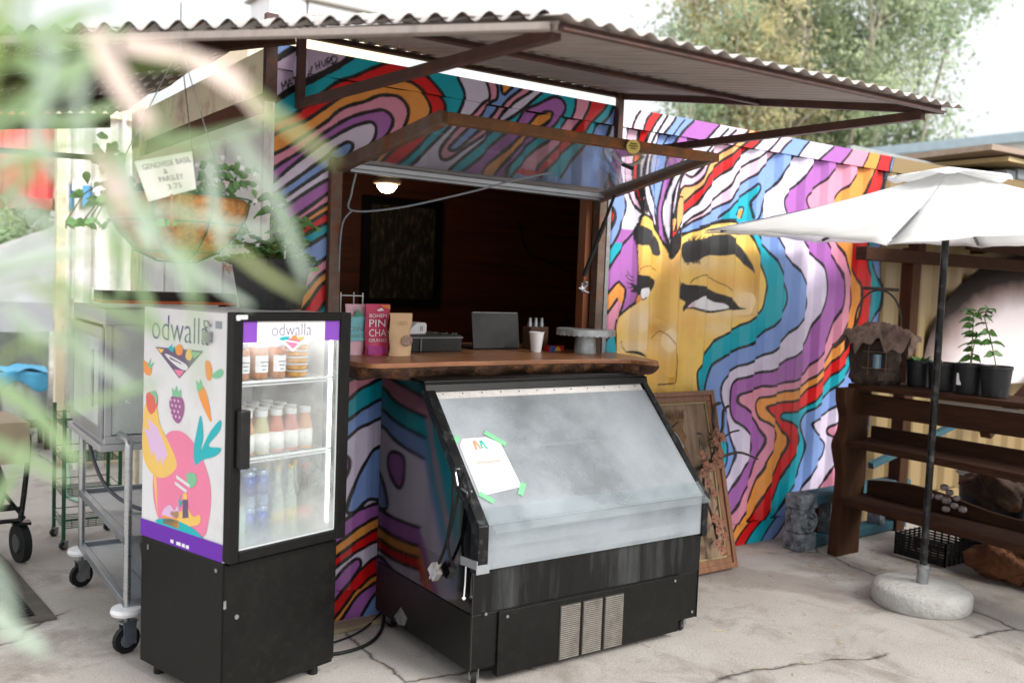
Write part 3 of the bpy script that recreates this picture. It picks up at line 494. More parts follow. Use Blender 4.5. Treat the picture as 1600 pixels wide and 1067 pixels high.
# ---------------------------------------------------------------- materials
def ground_mat():
    m=bpy.data.materials.new('concrete'); m.use_nodes=True; t=m.node_tree; b=t.nodes['Principled BSDF']; N=t.nodes.new; L=t.links.new
    tc=N('ShaderNodeTexCoord')
    def noise(s,d=8,r=.65,dist=0):
        n=N('ShaderNodeTexNoise'); n.inputs['Scale'].default_value=s; n.inputs['Detail'].default_value=d; n.inputs['Roughness'].default_value=r; n.inputs['Distortion'].default_value=dist; L(tc.outputs['Object'],n.inputs[0]); return n
    def ramp(i,a,b_,ca,cb):
        r=N('ShaderNodeValToRGB'); r.color_ramp.elements[0].position=a; r.color_ramp.elements[1].position=b_; r.color_ramp.elements[0].color=ca; r.color_ramp.elements[1].color=cb; L(i,r.inputs[0]); return r.outputs[0]
    def mix(f,a,b_,mode='MIX'):
        x=N('ShaderNodeMixRGB'); x.blend_type=mode; 
        if isinstance(f,(int,float)): x.inputs[0].default_value=f
        else: L(f,x.inputs[0])
        for i,k in ((1,a),(2,b_)):
            if isinstance(k,tuple): x.inputs[i].default_value=k
            else: L(k,x.inputs[i])
        return x.outputs[0]
    c=ramp(noise(.9).outputs[0],.35,.68,(.41,.37,.33,1),(.58,.545,.505,1))
    c=mix(ramp(noise(2.6,9,.72,.6).outputs[0],.52,.66,(0,0,0,1),(.55,)*3+(1,)),c,(.19,.15,.12,1))
    c=mix(ramp(noise(.55,7,.6,1.5).outputs[0],.55,.62,(0,0,0,1),(.5,)*3+(1,)),c,(.25,.21,.18,1))
    c=mix(ramp(noise(90,3).outputs[0],.35,.7,(.86,.86,.86,1),(1.1,1.1,1.1,1)),c,(1,1,1,1)) if False else mix(1,c,ramp(noise(120,4).outputs[0],.3,.75,(.60,.60,.60,1),(1.0,1.0,1.0,1)),'MULTIPLY')
    c=mix(ramp(noise(26,8,.8).outputs[0],.60,.66,(0,0,0,1),(.7,)*3+(1,)),c,(.16,.13,.11,1))
    # cracks
    wn=noise(1.4,6,.6); mp=N('ShaderNodeMixRGB'); mp.inputs[0].default_value=.22; L(tc.outputs['Object'],mp.inputs[1]); L(wn.outputs['Color'],mp.inputs[2])
    vo=N('ShaderNodeTexVoronoi'); vo.feature='DISTANCE_TO_EDGE'; vo.inputs['Scale'].default_value=.6; L(mp.outputs[0],vo.inputs['Vector'])
    cr=ramp(vo.outputs['Distance'],.001,.005,(1,1,1,1),(0,0,0,1))
    gate=ramp(noise(.8,3).outputs[0],.50,.54,(0,0,0,1),(1,1,1,1)); crk=mix(1,cr,gate,'MULTIPLY')
    c=mix(crk,c,(.05,.04,.035,1)); L(c,b.inputs['Base Color']); b.inputs['Roughness'].default_value=.8
    rr=ramp(noise(1.2,6).outputs[0],.3,.7,(.62,)*3+(1,),(.92,)*3+(1,)); L(rr,b.inputs['Roughness'])
    bp=N('ShaderNodeBump'); bp.inputs['Strength'].default_value=.5; bp.inputs['Distance'].default_value=.008
    h=mix(.35,noise(60,8).outputs[0],noise(9,6).outputs[0]); h2=mix(crk,h,(0,0,0,1)); L(h2,bp.inputs['Height']); L(bp.outputs[0],b.inputs['Normal'])
    return m
M_ground=ground_mat()
M_paint=M('mural paint','#ffffff',.34,var=.05,scale=14,bump=.15,bscale=60,dirt='#6a5f58',dscale=9,damt=.10,vcol='paint',spec=.5,ior=1.5,coat=.03)
M_rust=M('rusty steel','#6b5a50',.62,.35,var=.3,scale=14,dirt='#7a3f16',dscale=11,damt=.85,bump=.3)
M_rustb=M('rust brown rail','#6d4a2c',.7,.2,var=.35,scale=10,dirt='#a3561a',dscale=8,damt=.8,bump=.3)
M_brown=M('brown painted angle iron','#4a322c',.55,.1,var=.25,scale=12,dirt='#6d3b22',dscale=16,damt=.5,bump=.15)
M_galv=M('galvanised corrugated sheet','#b9b3af',.5,.1,var=.15,scale=3,stretch=(9,.5,1),dirt='#7d6252',dscale=3,damt=.5,bump=.12)  # noise stretched along the ridges imitates their shading in the colour
M_galvd=M('weathered shaded sheet','#9d938d',.6,.1,var=.3,scale=3,stretch=(9,.5,1),dirt='#6e5546',dscale=3,damt=.5,bump=.12)  # darker copy for the underside; its dark streaks stand in for ridge shading
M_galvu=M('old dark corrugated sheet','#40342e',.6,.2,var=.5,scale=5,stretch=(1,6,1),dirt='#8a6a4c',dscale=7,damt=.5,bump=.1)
M_zinc=M('zinc steel','#9a9da0',.36,.8,var=.2,scale=30,bump=.08)
M_steel=M('brushed stainless steel','#b9bcbf',.3,.85,var=.1,scale=6,stretch=(1,1,18))
M_alu=M('aluminium sheet','#a9adb3',.4,.8,var=.12,scale=4,dirt='#7d8088',dscale=9,damt=.3)
M_blk=M('black laminate','#0c0c0b',.42,var=.4,scale=5,dirt='#45403a',dscale=38,damt=.09,bump=.06,rvar=.1,spec=.3)
M_blkwet=M('black wet laminate','#090a0a',.3,var=.4,scale=9,stretch=(1,1,.10),dirt='#4c5050',dscale=6,damt=.55,spec=.4)
M_gloss=M('glossy black side panel','#070708',.09,var=.2,scale=4,spec=.75,ior=1.6,rvar=.04,bump=.02,bscale=3)
M_trim=M('black metal trim','#101112',.33,.3,var=.25,scale=12,dirt='#6f7375',dscale=20,damt=.4)
M_rub=M('black rubber','#0e0e0e',.7,var=.2,scale=20)
M_wht=M('white enamel','#e4e4e6',.32,var=.04,scale=3,dirt='#b7b2a8',dscale=5,damt=.25)
M_wood=M('walnut slab','#9a6644',.42,var=.3,scale=5,stretch=(.6,5,5),dirt='#4d2c1a',dscale=3.5,damt=.55,bump=.15,coat=.15)
M_bark=M('live edge bark','#3d271a',.8,var=.5,scale=22,dirt='#8b5a34',dscale=8,damt=.8,bump=.8)
M_dark=M('dark stained timber','#382216',.85,spec=.2,var=.35,scale=7,stretch=(4,.5,4),dirt='#46311f',dscale=14,damt=.3,bump=.35)
M_darkx=M('dark stained post','#402817',.8,spec=.2,var=.35,scale=7,stretch=(5,5,.5),dirt='#241710',dscale=6,damt=.6,bump=.35)
M_inw=M('interior cedar boards','#5a2c14',.5,var=.4,scale=4,stretch=(.4,3,9),dirt='#1a0d07',dscale=3,damt=.6)
M_tan=M('tan container paint','#927c55',.6,var=.1,scale=6,dirt='#6f5a38',dscale=7,damt=.5,bump=.15)
M_beige=M('beige rusting steel','#eee4c8',.6,var=.06,scale=6,dirt='#8a4c28',dscale=4.0,damt=.7,bump=.3)
M_whc=M('white container paint','#ececea',.55,var=.05,scale=4,dirt='#a58c74',dscale=6,damt=.45,bump=.1)
M_redc=M('red container paint','#c4524e',.55,var=.08,scale=4,dirt='#d0908a',dscale=3,damt=.4)
M_cone=M('cast concrete','#b6b5b0',.85,var=.14,scale=18,dirt='#77736c',dscale=9,damt=.45,bump=.8)
M_plas=M('black plastic','#0d0e0f',.45,var=.15,scale=8,dirt='#4b4a47',dscale=9,damt=.3)
M_pot=M('black nursery pot plastic','#1d1f22',.5,var=.2,scale=9,dirt='#5a5650',dscale=8,damt=.4,bump=.05)
M_soil=M('potting soil','#2a1d14',.95,var=.4,scale=60,bump=.8)
M_leaf=M('green leaves','#4f7a35',.5,var=.35,scale=9)
M_leafd=M('dark green leaves','#2f5a28',.5,var=.35,scale=9)
M_stem=M('plant stems','#6a6a3a',.7,var=.2,scale=20)
M_coir=M('coconut coir','#c08a50',.95,var=.35,scale=60,bump=1.0,dirt='#6a3f1d',dscale=20,damt=.5)
M_grn=M('green coated wire','#1d5a3c',.45,var=.1)
M_card=M('white card','#f0f0f2',.6,var=.02,scale=5)
M_ink=M('black ink','#2b2a2e',.7,var=.05)
M_gry=M('grey ink','#9aa0a8',.7,var=.05)
M_purp=M('purple vinyl','#6a1fae',.4,var=.04)
M_purl=M('purple header vinyl','#8a4bc0',.4,var=.04)
M_purt=M('violet lettering','#5b4a86',.5,var=.04)
M_pinkv=M('pink vinyl','#f083a8',.4,var=.03); M_tealv=M('teal vinyl','#12b7bf',.4,var=.03); M_yelv=M('yellow vinyl','#f2c768',.4,var=.03); M_orav=M('orange vinyl','#f39a4a',.4,var=.03)
M_lilv=M('lilac vinyl','#e3bfe3',.4,var=.03); M_grnv=M('green vinyl','#7fc79a',.4,var=.03); M_grpv=M('grape vinyl','#a05f8f',.4,var=.1,scale=40); M_dkv=M('dark violet vinyl','#6b5878',.4,var=.1)
M_redv=M('red vinyl','#e2685c',.4,var=.06)
def lampmat(n,c,e):
    m=bpy.data.materials.new(n); m.use_nodes=True; b=m.node_tree.nodes['Principled BSDF']; b.inputs['Base Color'].default_value=(.9,.9,.9,1); b.inputs['Emission Color'].default_value=lin(c)+[1]; b.inputs['Emission Strength'].default_value=e; return m
# ---------------------------------------------------------------- ground
g=G(); g.grid(lambda u,v:((u*2-1)*140,(v*2-1)*140,0.0),4,4); gr=g.build('ground',M_ground); tag(gr,kind='structure')
# ---------------------------------------------------------------- painted container
PER=.2316; DEP=.036
def corr(x):
    if x<.948: ph=.253
    elif x<1.0736: return 0.0
    else: ph=2.0
    s=((x-ph)/PER)%1.0
    D_=DEP if x>1 else .018
    if s<.2: return D_*s/.2
    if s<.52: return D_
    if s<.72: return D_*(1-(s-.52)/.2)
    return 0.0
WX0,WX1,WZ0,WZ1=.285,1.83,1.19,2.105
ct=thing('shipping_container','shipping container painted with a rainbow striped face mural and a serving window','shipping container')
def wallmesh(name,za,zb,yf,step=.005,cut=True):
    xs=np.arange(0,X1-.006,step); zs=np.arange(za,zb+1e-6,step); nx,nz=len(xs),len(zs)
    yy=np.array([yf(x) for x in xs]); XX,ZZ=np.meshgrid(xs,zs)
    dent=.0025*np.sin(XX*2.1+ZZ*1.7)+.0015*np.sin(XX*7.3-ZZ*5.1)
    co=np.stack([XX,np.broadcast_to(yy,XX.shape)+dent,ZZ],-1).reshape(-1,3)
    ii,jj=np.meshgrid(np.arange(nx-1),np.arange(nz-1)); a=(jj*nx+ii).ravel()
    q=np.stack([a,a+1,a+nx+1,a+nx],1)
    if cut:
        cx=xs[ii.ravel()]+step/2; cz=zs[jj.ravel()]+step/2; q=q[~((cx>WX0)&(cx<WX1)&(cz>WZ0)&(cz<WZ1))]
    me=bpy.data.meshes.new(name); me.vertices.add(len(co)); me.vertices.foreach_set('co',co.ravel().astype(np.float32))
    me.loops.add(len(q)*4); me.loops.foreach_set('vertex_index',q.ravel().astype(np.int32)); me.polygons.add(len(q))
    me.polygons.foreach_set('loop_start',np.arange(0,len(q)*4,4,dtype=np.int32))
    try: me.polygons.foreach_set('loop_total',np.full(len(q),4,dtype=np.int32))
    except Exception: pass
    me.update(calc_edges=True)
    ca=me.color_attributes.new('paint','FLOAT_COLOR','POINT'); k=int(round(step/RES)); h=k//2
    col=np.ones((nz,nx,4),np.float32); iz=np.clip((zs/RES).astype(int),1,NZ-2); ix=np.clip((xs/RES).astype(int),1,NX-2)
    acc=sum(img[np.ix_(np.clip(iz+dz,0,NZ-1),np.clip(ix+dx,0,NX-1))] for dz in(-1,0) for dx in(-1,0))/4; col[...,:3]=acc
    ca.data.foreach_set('color',col.ravel()); me.materials.append(M_paint)
    o=bpy.data.objects.new(name,me); COL.objects.link(o); o.parent=ct; return o
wallmesh('side_wall',.14,2.485,corr)
wallmesh('bottom_rail',.0,.142,lambda x:.014,cut=False)
wallmesh('top_rail',2.485,2.59,lambda x:-.008,cut=False)
g=G(); g.grid(lambda u,v:(X1-.006+5*u,corr(X1+5*u),2.588*v),130,1); g.build('side_wall',M_tan,ct)
g=G(); g.box((0,0,2.575),(12.2,2.44,2.588)); g.build('roof',M_tan,ct)
g=G(); g.box((12.17,.05,0),(12.2,2.44,2.57)); g.box((0.05,2.40,0),(12.17,2.44,2.57)); g.build('rear_wall',M_tan,ct)
# left end: corner posts, rusty beige rail, white panel with service window
g=G(); g.box((-.012,.004,2.40),(.0,2.30,2.59)); g.build('end_rail',M_beige,ct,bevel=.004)
g=G(); g.box((-.03,2.24,0),(.10,2.44,2.58)); g.box((-.03,2.2,2.36),(.12,2.46,2.60)); g.build('corner_post',M_beige,ct,bevel=.01)
g=G(); g.box((-.010,.0,.0),(.0,.10,2.4)); g.build('corner_trim',M_whc,ct)
g=G(); g.box((-.005,.10,.0),(.01,2.24,1.38)); g.build('end_wall',M_whc,ct)
g=G(); g.box((.004,.0,2.28),(.02,2.24,2.42)); g.build('end_lintel',M_inw,ct)
wf=G(); 
for y in (.10,.62,1.15,1.68,2.20): wf.box((-.02,y,1.38),(.0,y+.035,2.28))
wf.box((-.025,.1,1.38),(.0,2.235,1.42)); wf.box((-.03,.1,2.25),(.0,2.235,2.30)); wf.box((-.022,.1,2.02),(-.002,2.235,2.05))
wfo=wf.build('service_window',M_wht,ct,bevel=.003)
MG_pale=glass('pale window glass','#f7faf9',(.75,.95),rough=.05,tr=.15)
g=G(); g.box((-.008,.12,1.42),(-.004,2.21,2.25)); g.build('window_pane',MG_pale,wfo)
g=G(); g.c=0; textpoly('Magnolia',.22,.05,(-.0095,.62,1.60),(0,-1,0),(0,0,1),g); g.build('window_lettering',M('orange lettering','#e08a5c',.6),wfo)
g=G()
for k in range(5): g.prism([(0,0),(.05,0),(.05,.10),(.025,.15),(0,.11)],(-.0095,.75-.085*k,1.72),(0,-1,0),(0,0,1),(-.001,0,0)); 
g.build('window_decal',M('pale green decal','#9cc4b4',.6),wfo)
# corner casting slot
g=G(); g.lathe([(.034,0),(.034,.012),(.022,.012),(.022,.0)],(0,0,0),20); 
cc=g.build('corner_casting',M('casting hole','#d8cbe6',.5),ct,local=True); cc.matrix_local=Matrix.Translation((.105,-.010,2.505))@Matrix.Rotation(PI/2,4,'X')@Matrix.Scale(1.7,4,(0,1,0))
g=G(); g.lathe([(.02,0),(0,.0005)],(0,0,0),16); cc=g.build('casting_slot',M_ink,ct,local=True); cc.matrix_local=Matrix.Translation((.105,-.012,2.505))@Matrix.Rotation(PI/2,4,'X')@Matrix.Scale(2.0,4,(0,1,0))
# interior lining
g=G(); I0,I1=.06,4.2
g.box((I0,2.30,.02),(I1,2.34,2.50)); g.box((I0,.06,2.44),(I1,2.34,2.47)); g.box((I0,.06,.02),(I0+.02,2.3,2.5)); g.box((I1,.06,.02),(I1+.02,2.34,2.5)); g.box((I0,.06,.015),(I1,2.3,.02))
g.box((I0,.055,.02),(WX0-.02,.07,2.5)); g.box((WX1+.02,.055,.02),(I1,.07,2.5)); g.box((WX0-.02,.055,.02),(WX1+.02,.07,WZ0-.01)); g.box((WX0-.02,.055,WZ1+.01),(WX1+.02,.07,2.5))
g.build('interior_lining',M_inw,ct)
# window frame of rusty steel tube
g=G()
g.beam((WX0-.005,-.006,1.18),(WX0-.005,-.006,2.13),.055,.06,(0,1,0)); g.beam((WX1+.01,.0,1.18),(WX1+.01,.0,2.11),.05,.055,(0,1,0)); g.beam((WX0-.03,.0,2.118),(WX1+.03,.0,2.118),.05,.035)
wfr=g.build('window_frame',M_rust,ct,bevel=.003)
g=G(); g.box((WX1+.036,-.034,1.2),(WX1+.062,-.006,2.1)); g.build('frame_edge',M_zinc,ct,bevel=.002)
g=G(); g.box((WX1-.06,.03,1.2),(WX1-.02,.09,2.09)); g.build('inner_stud',M('orange stud timber','#6a381c',.6,var=.2,scale=9,stretch=(5,5,.5)),ct)
# ---------------------------------------------------------------- raised awning window over the hatch
aw=thing('awning_window','raised glass hatch with rusty brown edge tube propped open above the counter','awning window',(1.05,0,2.11))
H0,H1=(.34,-.02,2.095),(1.80,-.02,2.085); O0,O1=(.285,-.945,2.20),(1.825,-.815,2.235)
g=G(); g.beam(O0,(O1[0]+.04,O1[1]+.02,O1[2]),.055,.04); g.build('front_tube',M_rustb,aw,bevel=.004)
g=G(); g.beam((.30,-.02,2.10),O0,.04,.055); g.build('side_arm',M_rust,aw,bevel=.003)
g=G(); g.beam((1.815,-.02,2.085),O1,.04,.05); g.build('side_arm',M_rust,aw,bevel=.003)
g=G(); g.beam(H0,H1,.05,.035); g.beam((.34,-.075,2.10),(1.8,-.07,2.088),.02,.02); g.build('hinge_rail',M_alu,aw,bevel=.002)
MG_win=glass('window glass','#dfe6ea',(.03,.12),rough=.03,tr=.6,nscale=1.5)
g=G(); g.grid(lambda u,v:(.31+1.50*u-.0*v, -.05-(.88-.12*u)*v, 2.105-.012*u+(.105+.035*u)*v),2,2,thick=(0,0,.005)); g.build('window_pane',MG_win,aw)
ov=thing('oval_sticker','small yellow oval sticker with dark print on the rusty hatch tube','sticker',(1.3,-.86,2.20))
e0=V(O0)+(V(O1)-V(O0))*.63; ex=(V(O1)-V(O0)).normalized(); cen=e0+V((0.0,-.034,-.012)); 
g=G(); g.prism([(.042*math.cos(a),.030*math.sin(a)) for a in [float(_q) for _q in np.linspace(0,2*PI,28,endpoint=False)]],cen,ex,(0,-.1,.99),(0,-.002,0)); g.build('disc',M('yellow sticker','#cdb75a',.5,var=.1,scale=20),ov)
g=G()
for zz,hw in ((.009,.022),(-.001,.028),(-.011,.018)):
    for k in range(6):
        a=-hw+k*hw/3; g.prism([(a,zz),(a+hw/4,zz),(a+hw/4,zz+.006),(a,zz+.006)],cen+V((0,-.0028,0)),ex,(0,-.1,.99),(0,-.0005,0))
g.build('print',M('olive print','#5c5424',.6),ov)
cl=thing('rope_loop','short grey rope loop hanging under the yellow oval sticker','rope',(1.3,-.86,2.16))
g=G(); g.tube([cen+V((-.09+.18*t,.03,-.03-.045*math.sin(PI*t))) for t in [float(_q) for _q in np.linspace(0,1,12)]],.006,6); g.build('loop',M('grey rope','#8c9094',.8),cl)
g=G(); g.tube([cen+V((-.03,.03,-.075)),cen+V((.03,.03,-.088))],.009,6); g.build('toggle',M_rub,cl)
# gas strut and cables
st=thing('gas_strut','thin black gas strut with a wire tangle at the right jamb of the hatch','gas strut',(1.84,-.05,1.62))
g=G(); g.tube([(1.80,-.16,2.09),(1.72,-.03,1.66)],.008,8); g.tube([(1.775,-.12,1.95),(1.72,-.03,1.66)],.012,8); g.build('cylinder',M_rub,st)
g=G()
pts=[(1.72+.02*math.sin(i*1.7)+.008*math.cos(i*3.1),-.04+.015*math.cos(i*2.2),1.60+.03*math.sin(i*1.1)) for i in range(26)]
g.tube(pts,.004,5); g.build('wire_tangle',M_zinc,st)
cb=thing('sagging_cable','thin grey cable sagging across the serving hatch','cable',(.35,-.05,1.9))
def cable(pts,r,n=8): return smoothp(pts,n,False)
g=G(); g.tube(cable([(.36,-.06,2.07),(.345,-.05,1.98),(.35,-.05,1.905),(.55,-.12,1.93),(.85,-.25,2.02),(1.05,-.34,2.09),(1.19,-.42,2.13)],.005),.005,6); g.tube(cable([(.35,-.05,1.905),(.31,-.045,1.85),(.30,-.04,1.74),(.302,-.03,1.6)],.005),.0045,6); g.build('wire',M('grey cable sheath','#7d838c',.5),cb)
cb2=thing('wall_cable','thin black cable drooping on the dark inner wall','cable',(1.5,2.28,1.9))
g=G(); g.tube(cable([(2.9,2.28,2.1),(3.0,2.28,1.86),(3.2,2.27,1.80),(3.45,2.28,1.7),(3.55,2.28,1.45)],.01),.008,6); g.build('wire',M_rub,cb2)
lp=thing('ceiling_lamp','round lit globe lamp with a pale rim under the hatch ceiling','lamp',(1.16,1.2,2.2))
g=G(); g.lathe([(.0,-.07),(.035,-.062),(.058,-.035),(.062,0.0)],(1.16,1.2,2.19),24); g.build('globe',lampmat('lit globe','#fff1dc',9),lp,smooth=True)
g=G(); g.lathe([(.064,-.02),(.085,-.012),(.088,.01),(.05,.03),(.05,.255),(.0,.256)],(1.16,1.2,2.19),24); g.build('rim',M('lamp rim','#b9a084',.5),lp,smooth=True)
pl=bpy.data.lights.new('lamp_light','POINT'); plo=bpy.data.objects.new('lamp_light',pl); COL.objects.link(plo); plo.location=(0,0,-.14); plo.parent=lp; pl.energy=2.2; pl.color=(1,.78,.52); pl.shadow_soft_size=.06
pc=thing('wall_picture','dark framed picture on the inner wall behind the counter','picture',(1.85,2.28,1.8))
g=G(); 
for a,b in (((1.52,2.25,1.40),(1.58,2.29,2.20)),((2.12,2.25,1.40),(2.18,2.29,2.20)),((1.58,2.25,1.40),(2.12,2.29,1.46)),((1.58,2.25,2.14),(2.12,2.29,2.20))): g.box(a,b)
g.build('frame',M_blk,pc)
g=G(); g.box((1.58,2.27,1.46),(2.12,2.285,2.14)); g.build('print',M('murky forest print','#2b281f',.35,var=.6,scale=9,stretch=(3,1,1),dirt='#857b60',dscale=11,damt=.6),pc)
# ---------------------------------------------------------------- corrugated canopy over the hatch
cn=thing('corrugated_canopy','corrugated metal canopy on a brown angle iron frame bracketed over the hatch','canopy',(1,-.9,2.45))
CA,CB=V((.10,-1.86,2.303)),V((1.95,-1.87,2.325)); CW,CD=V((.10,.02,2.635)),V((1.93,.02,2.635))
def cpt(u,v): return (CW.lerp(CD,u)).lerp(CA.lerp(CB,u),v)
def roofz(u,v):
    p=cpt(u*1.05-.012,v*1.025); return (p.x,p.y,p.z+.033+.0085*math.sin(2*PI*p.x/.076)+.002*math.sin(p.x*5+p.y*3))
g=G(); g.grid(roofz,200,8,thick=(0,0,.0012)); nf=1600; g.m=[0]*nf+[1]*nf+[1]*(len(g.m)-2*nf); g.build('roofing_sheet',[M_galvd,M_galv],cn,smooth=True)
g=G()
g.angle(CA,CB,.024,.006); g.build('front_rail',M_brown,cn)
g=G(); g.angle(CW+V((0,-.02,0)),CD+V((0,-.02,0)),.026,.006); g.build('wall_rail',M_brown,cn)
g=G(); g.angle(CA,CW,.024,.006); g.build('rafter',M_galvd,cn)
g=G(); g.angle(CB,CD,.026,.006); g.build('rafter',M_brown,cn)
g=G(); g.angle(cpt(0,.52),cpt(1,.52),.024,.006); g.build('purlin',M_brown,cn)
g=G(); g.beam((.10,-.03,2.345),CA+V((.02,.03,.0)),.032,.034); g.build('brace',M_brown,cn)
g=G(); g.beam((1.93,-.03,2.33),CB+V((0,.07,.0)),.03,.034); g.build('brace',M_brown,cn)
g=G(); g.beam((.10,-.03,2.325),(.10,-.03,2.66),.034,.034,(0,1,0)); g.build('wall_post',M_brown,cn)
g=G(); g.beam((1.92,-.03,2.1),(1.92,-.03,2.66),.034,.03,(0,1,0)); g.build('wall_post',M_brown,cn)
g=G(); g.beam((-.035,-.03,2.34),(-.035,-.03,2.70),.05,.035,(0,1,0)); g.build('wall_post',M_brown,cn)
scr0=None
for k in range(24):
    x=.16+k*.0772
    for v in (.12,.52,.97):
        p=cpt((x-.1)/1.85,v)
        if scr0 is None: g=G(); g.tube([(0,0,.03),(0,0,.052)],.004,5); scr0=g.build('roofing_screw',M_zinc,cn,local=True); q=scr0
        else: q=scr0.copy(); COL.objects.link(q); q.parent=cn
        q.location=p-cn.location
# ---------------------------------------------------------------- left roof
lr=thing('side_roof','dark weathered corrugated roof over the left yard beside the container','canopy',(-.7,1,2.6))
A_=V((.09,-1.84,2.334)); E_=V((-1.75,-.16,2.262)); W_=V((.06,0,2.70)); F1=V((.02,3.05,2.665)); F0=V((-1.45,3.9,2.57)); EM=(E_+F0)/2+V((0,0,.03))
def lrp(u,v):
    r=(A_*(1-v)*(1-2*v)+W_*4*v*(1-v)*1.0+F1*v*(2*v-1)) if False else (A_.lerp(W_,v*2.2) if v<.4545 else W_.lerp(F1,(v-.4545)/.5455))
    l=E_.lerp(F0,v); return r.lerp(l,u)
def lrz(u,v):
    p=lrp(u,v); s=(V((p.x,p.y,0))-V((A_.x,A_.y,0))).dot(V((-.738,.674,0)))
    return (p.x,p.y,p.z+.013+.014*math.sin(2*PI*s/.076))
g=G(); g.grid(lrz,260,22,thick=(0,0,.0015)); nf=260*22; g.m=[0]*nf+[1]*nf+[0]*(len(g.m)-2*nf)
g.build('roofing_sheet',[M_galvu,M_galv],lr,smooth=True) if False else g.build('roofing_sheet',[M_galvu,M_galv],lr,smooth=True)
g=G(); g.beam(A_+V((0,0,-.02)),E_+V((0,0,-.02)),.03,.020); g.build('edge_rail',M_galvd,lr)
g=G(); 
for v in (.3,.55,.8): g.beam(V(lrp(.10,v))+V((0,0,-.04)),V(lrp(1,v))+V((0,0,-.04)),.04,.05)
g.beam(V(lrp(.06,.97))+V((0,0,-.06)),V(lrp(1,.97))+V((0,0,-.06)),.05,.09); g.build('beam',M_dark,lr)
g=G(); g.beam((-.55,3.6,0),(-.55,3.6,2.55),.08,.08,(0,1,0)); 
hb=thing('tie_rod','long dark rod running level below the left roof','rod',(-.6,1.6,2.35))
g2=G(); g2.tube([(-1.45,1.3,2.14),(-.905,1.8,2.207),(-.214,2.3,2.276)],.016,8); g2.build('rod',M_brown,hb)
# ---------------------------------------------------------------- patio umbrella
um=thing('patio_umbrella','open white patio umbrella on a black pole in a round concrete base','umbrella',(3.11,-1.245,0))
ap=V((3.07,-1.26,2.262)); R_=1.30; cor=[V((ap.x+R_*math.cos(math.radians(156.6+45*k)),ap.y+R_*math.sin(math.radians(156.6+45*k)),(1.895,1.815,1.90,1.93,1.94,1.94,1.94,1.94)[k])) for k in range(8)]
def pan(c0,c1):
    def f(u,v):
        e=c0.lerp(c1,u); e=e+ (ap-e)*.035*(4*u*(1-u))*1.0
        p=ap.lerp(e,v); return V((p.x,p.y,p.z-.02*math.sin(PI*v)-.010*math.sin(PI*v)*(4*u*(1-u))+ (.004*math.sin(u*23)*v)))
    return f
M_cloth=cloth('white umbrella cloth','#f0f0ef',.5)
g=G()
for i in range(8): g.grid(pan(cor[i],cor[(i+1)%8]),12,12,thick=(0,0,.0015))
g.build('canopy',M_cloth,um,smooth=True)
g=G()
for i in range(4):
    def vf(u,v,i=i):
        a=math.radians(156+90*i+90*u); r=.29*v
        return V((ap.x+r*math.cos(a),ap.y+r*math.sin(a),ap.z+.018-.060*v-.007*v*math.sin(u*2*PI*2+i)+.004*math.sin(u*19)*v))
    g.grid(vf,14,5,thick=(0,0,.0015))
g.build('vent_cap',M_cloth,um,smooth=True)
for c in cor:
    g=G(); g.beam(ap+V((0,0,-.05)),c+(ap-c)*.08+V((0,0,-.012)),.012,.016); g.build('rib',M_trim,um)
g=G(); g.tube([(3.10,-1.245,.14),(3.08,-1.26,2.28)],.0185,14); g.build('pole',M_trim,um,smooth=2)
g=G(); g.tube([(3.101,-1.245,.11),(3.10,-1.246,.225)],.030,14); g.tube([(3.10,-1.246,.20),(3.099,-1.246,.215)],.034,14); g.build('base_sleeve',M_zinc,um,smooth=2)
g=G(); g.lathe([(.238,0),(.248,.012),(.250,.05),(.247,.082),(.236,.098),(.20,.110),(.12,.120),(.05,.126),(0,.126)],(3.13,-1.225,0),48,wob=.004); g.build('base',M_cone,um,smooth=2)
# ---------------------------------------------------------------- counter slab
sl=thing('counter_slab','thick live edge walnut slab counter with bark along its front','counter',(1.0,-.2,1.19))
edge=[(.245,.02),(.25,-.20),(.275,-.345),(.33,-.405),(.48,-.396),(.60,-.382),(.72,-.372),(.88,-.378),(1.03,-.372),(1.2,-.366),(1.41,-.370),(1.55,-.385),(1.70,-.43),(1.73,-.53),(1.77,-.575),(1.85,-.47),(1.92,-.25),(1.95,-.03),(1.92,.02)]
ed=smoothp(edge[1:-1],6,False); ed=[(.245,.02)]+ed+[(1.95,.02)]
g=G(); g.prism([(a,b) for a,b in ed],(0,0,1.226),(1,0,0),(0,1,0),(0,0,.021)); g.prism([(.30,.02),(1.815,.02),(1.815,.75),(.30,.75)],(0,0,1.226),(1,0,0),(0,1,0),(0,0,.021)); g.build('top',M_wood,sl,bevel=.003)
# bark skirt
def skirt(u,v):
    i=u*(len(ed)-1); k=min(int(i),len(ed)-2); f=i-k; x=ed[k][0]*(1-f)+ed[k+1][0]*f; y=ed[k][1]*(1-f)+ed[k+1][1]*f
    cx,cy=1.1,.15; d=V((x-cx,(y-cy)*2,0)).normalized(); t=v; inn=.045*t*t+.012*math.sin(u*61)*t+.006*math.sin(u*143+3*v)
    z=1.2262-.052*t-.010*math.sin(u*37)*t*(1) ; return (x-d.x*inn,y-d.y*inn,z)
g=G(); g.grid(skirt,220,6); g.prism([(a*.94+.066,b*.86) for a,b in ed],(0,0,1.180),(1,0,0),(0,1,0),(0,0,.045)); g.build('bark_edge',M_bark,sl,smooth=2)
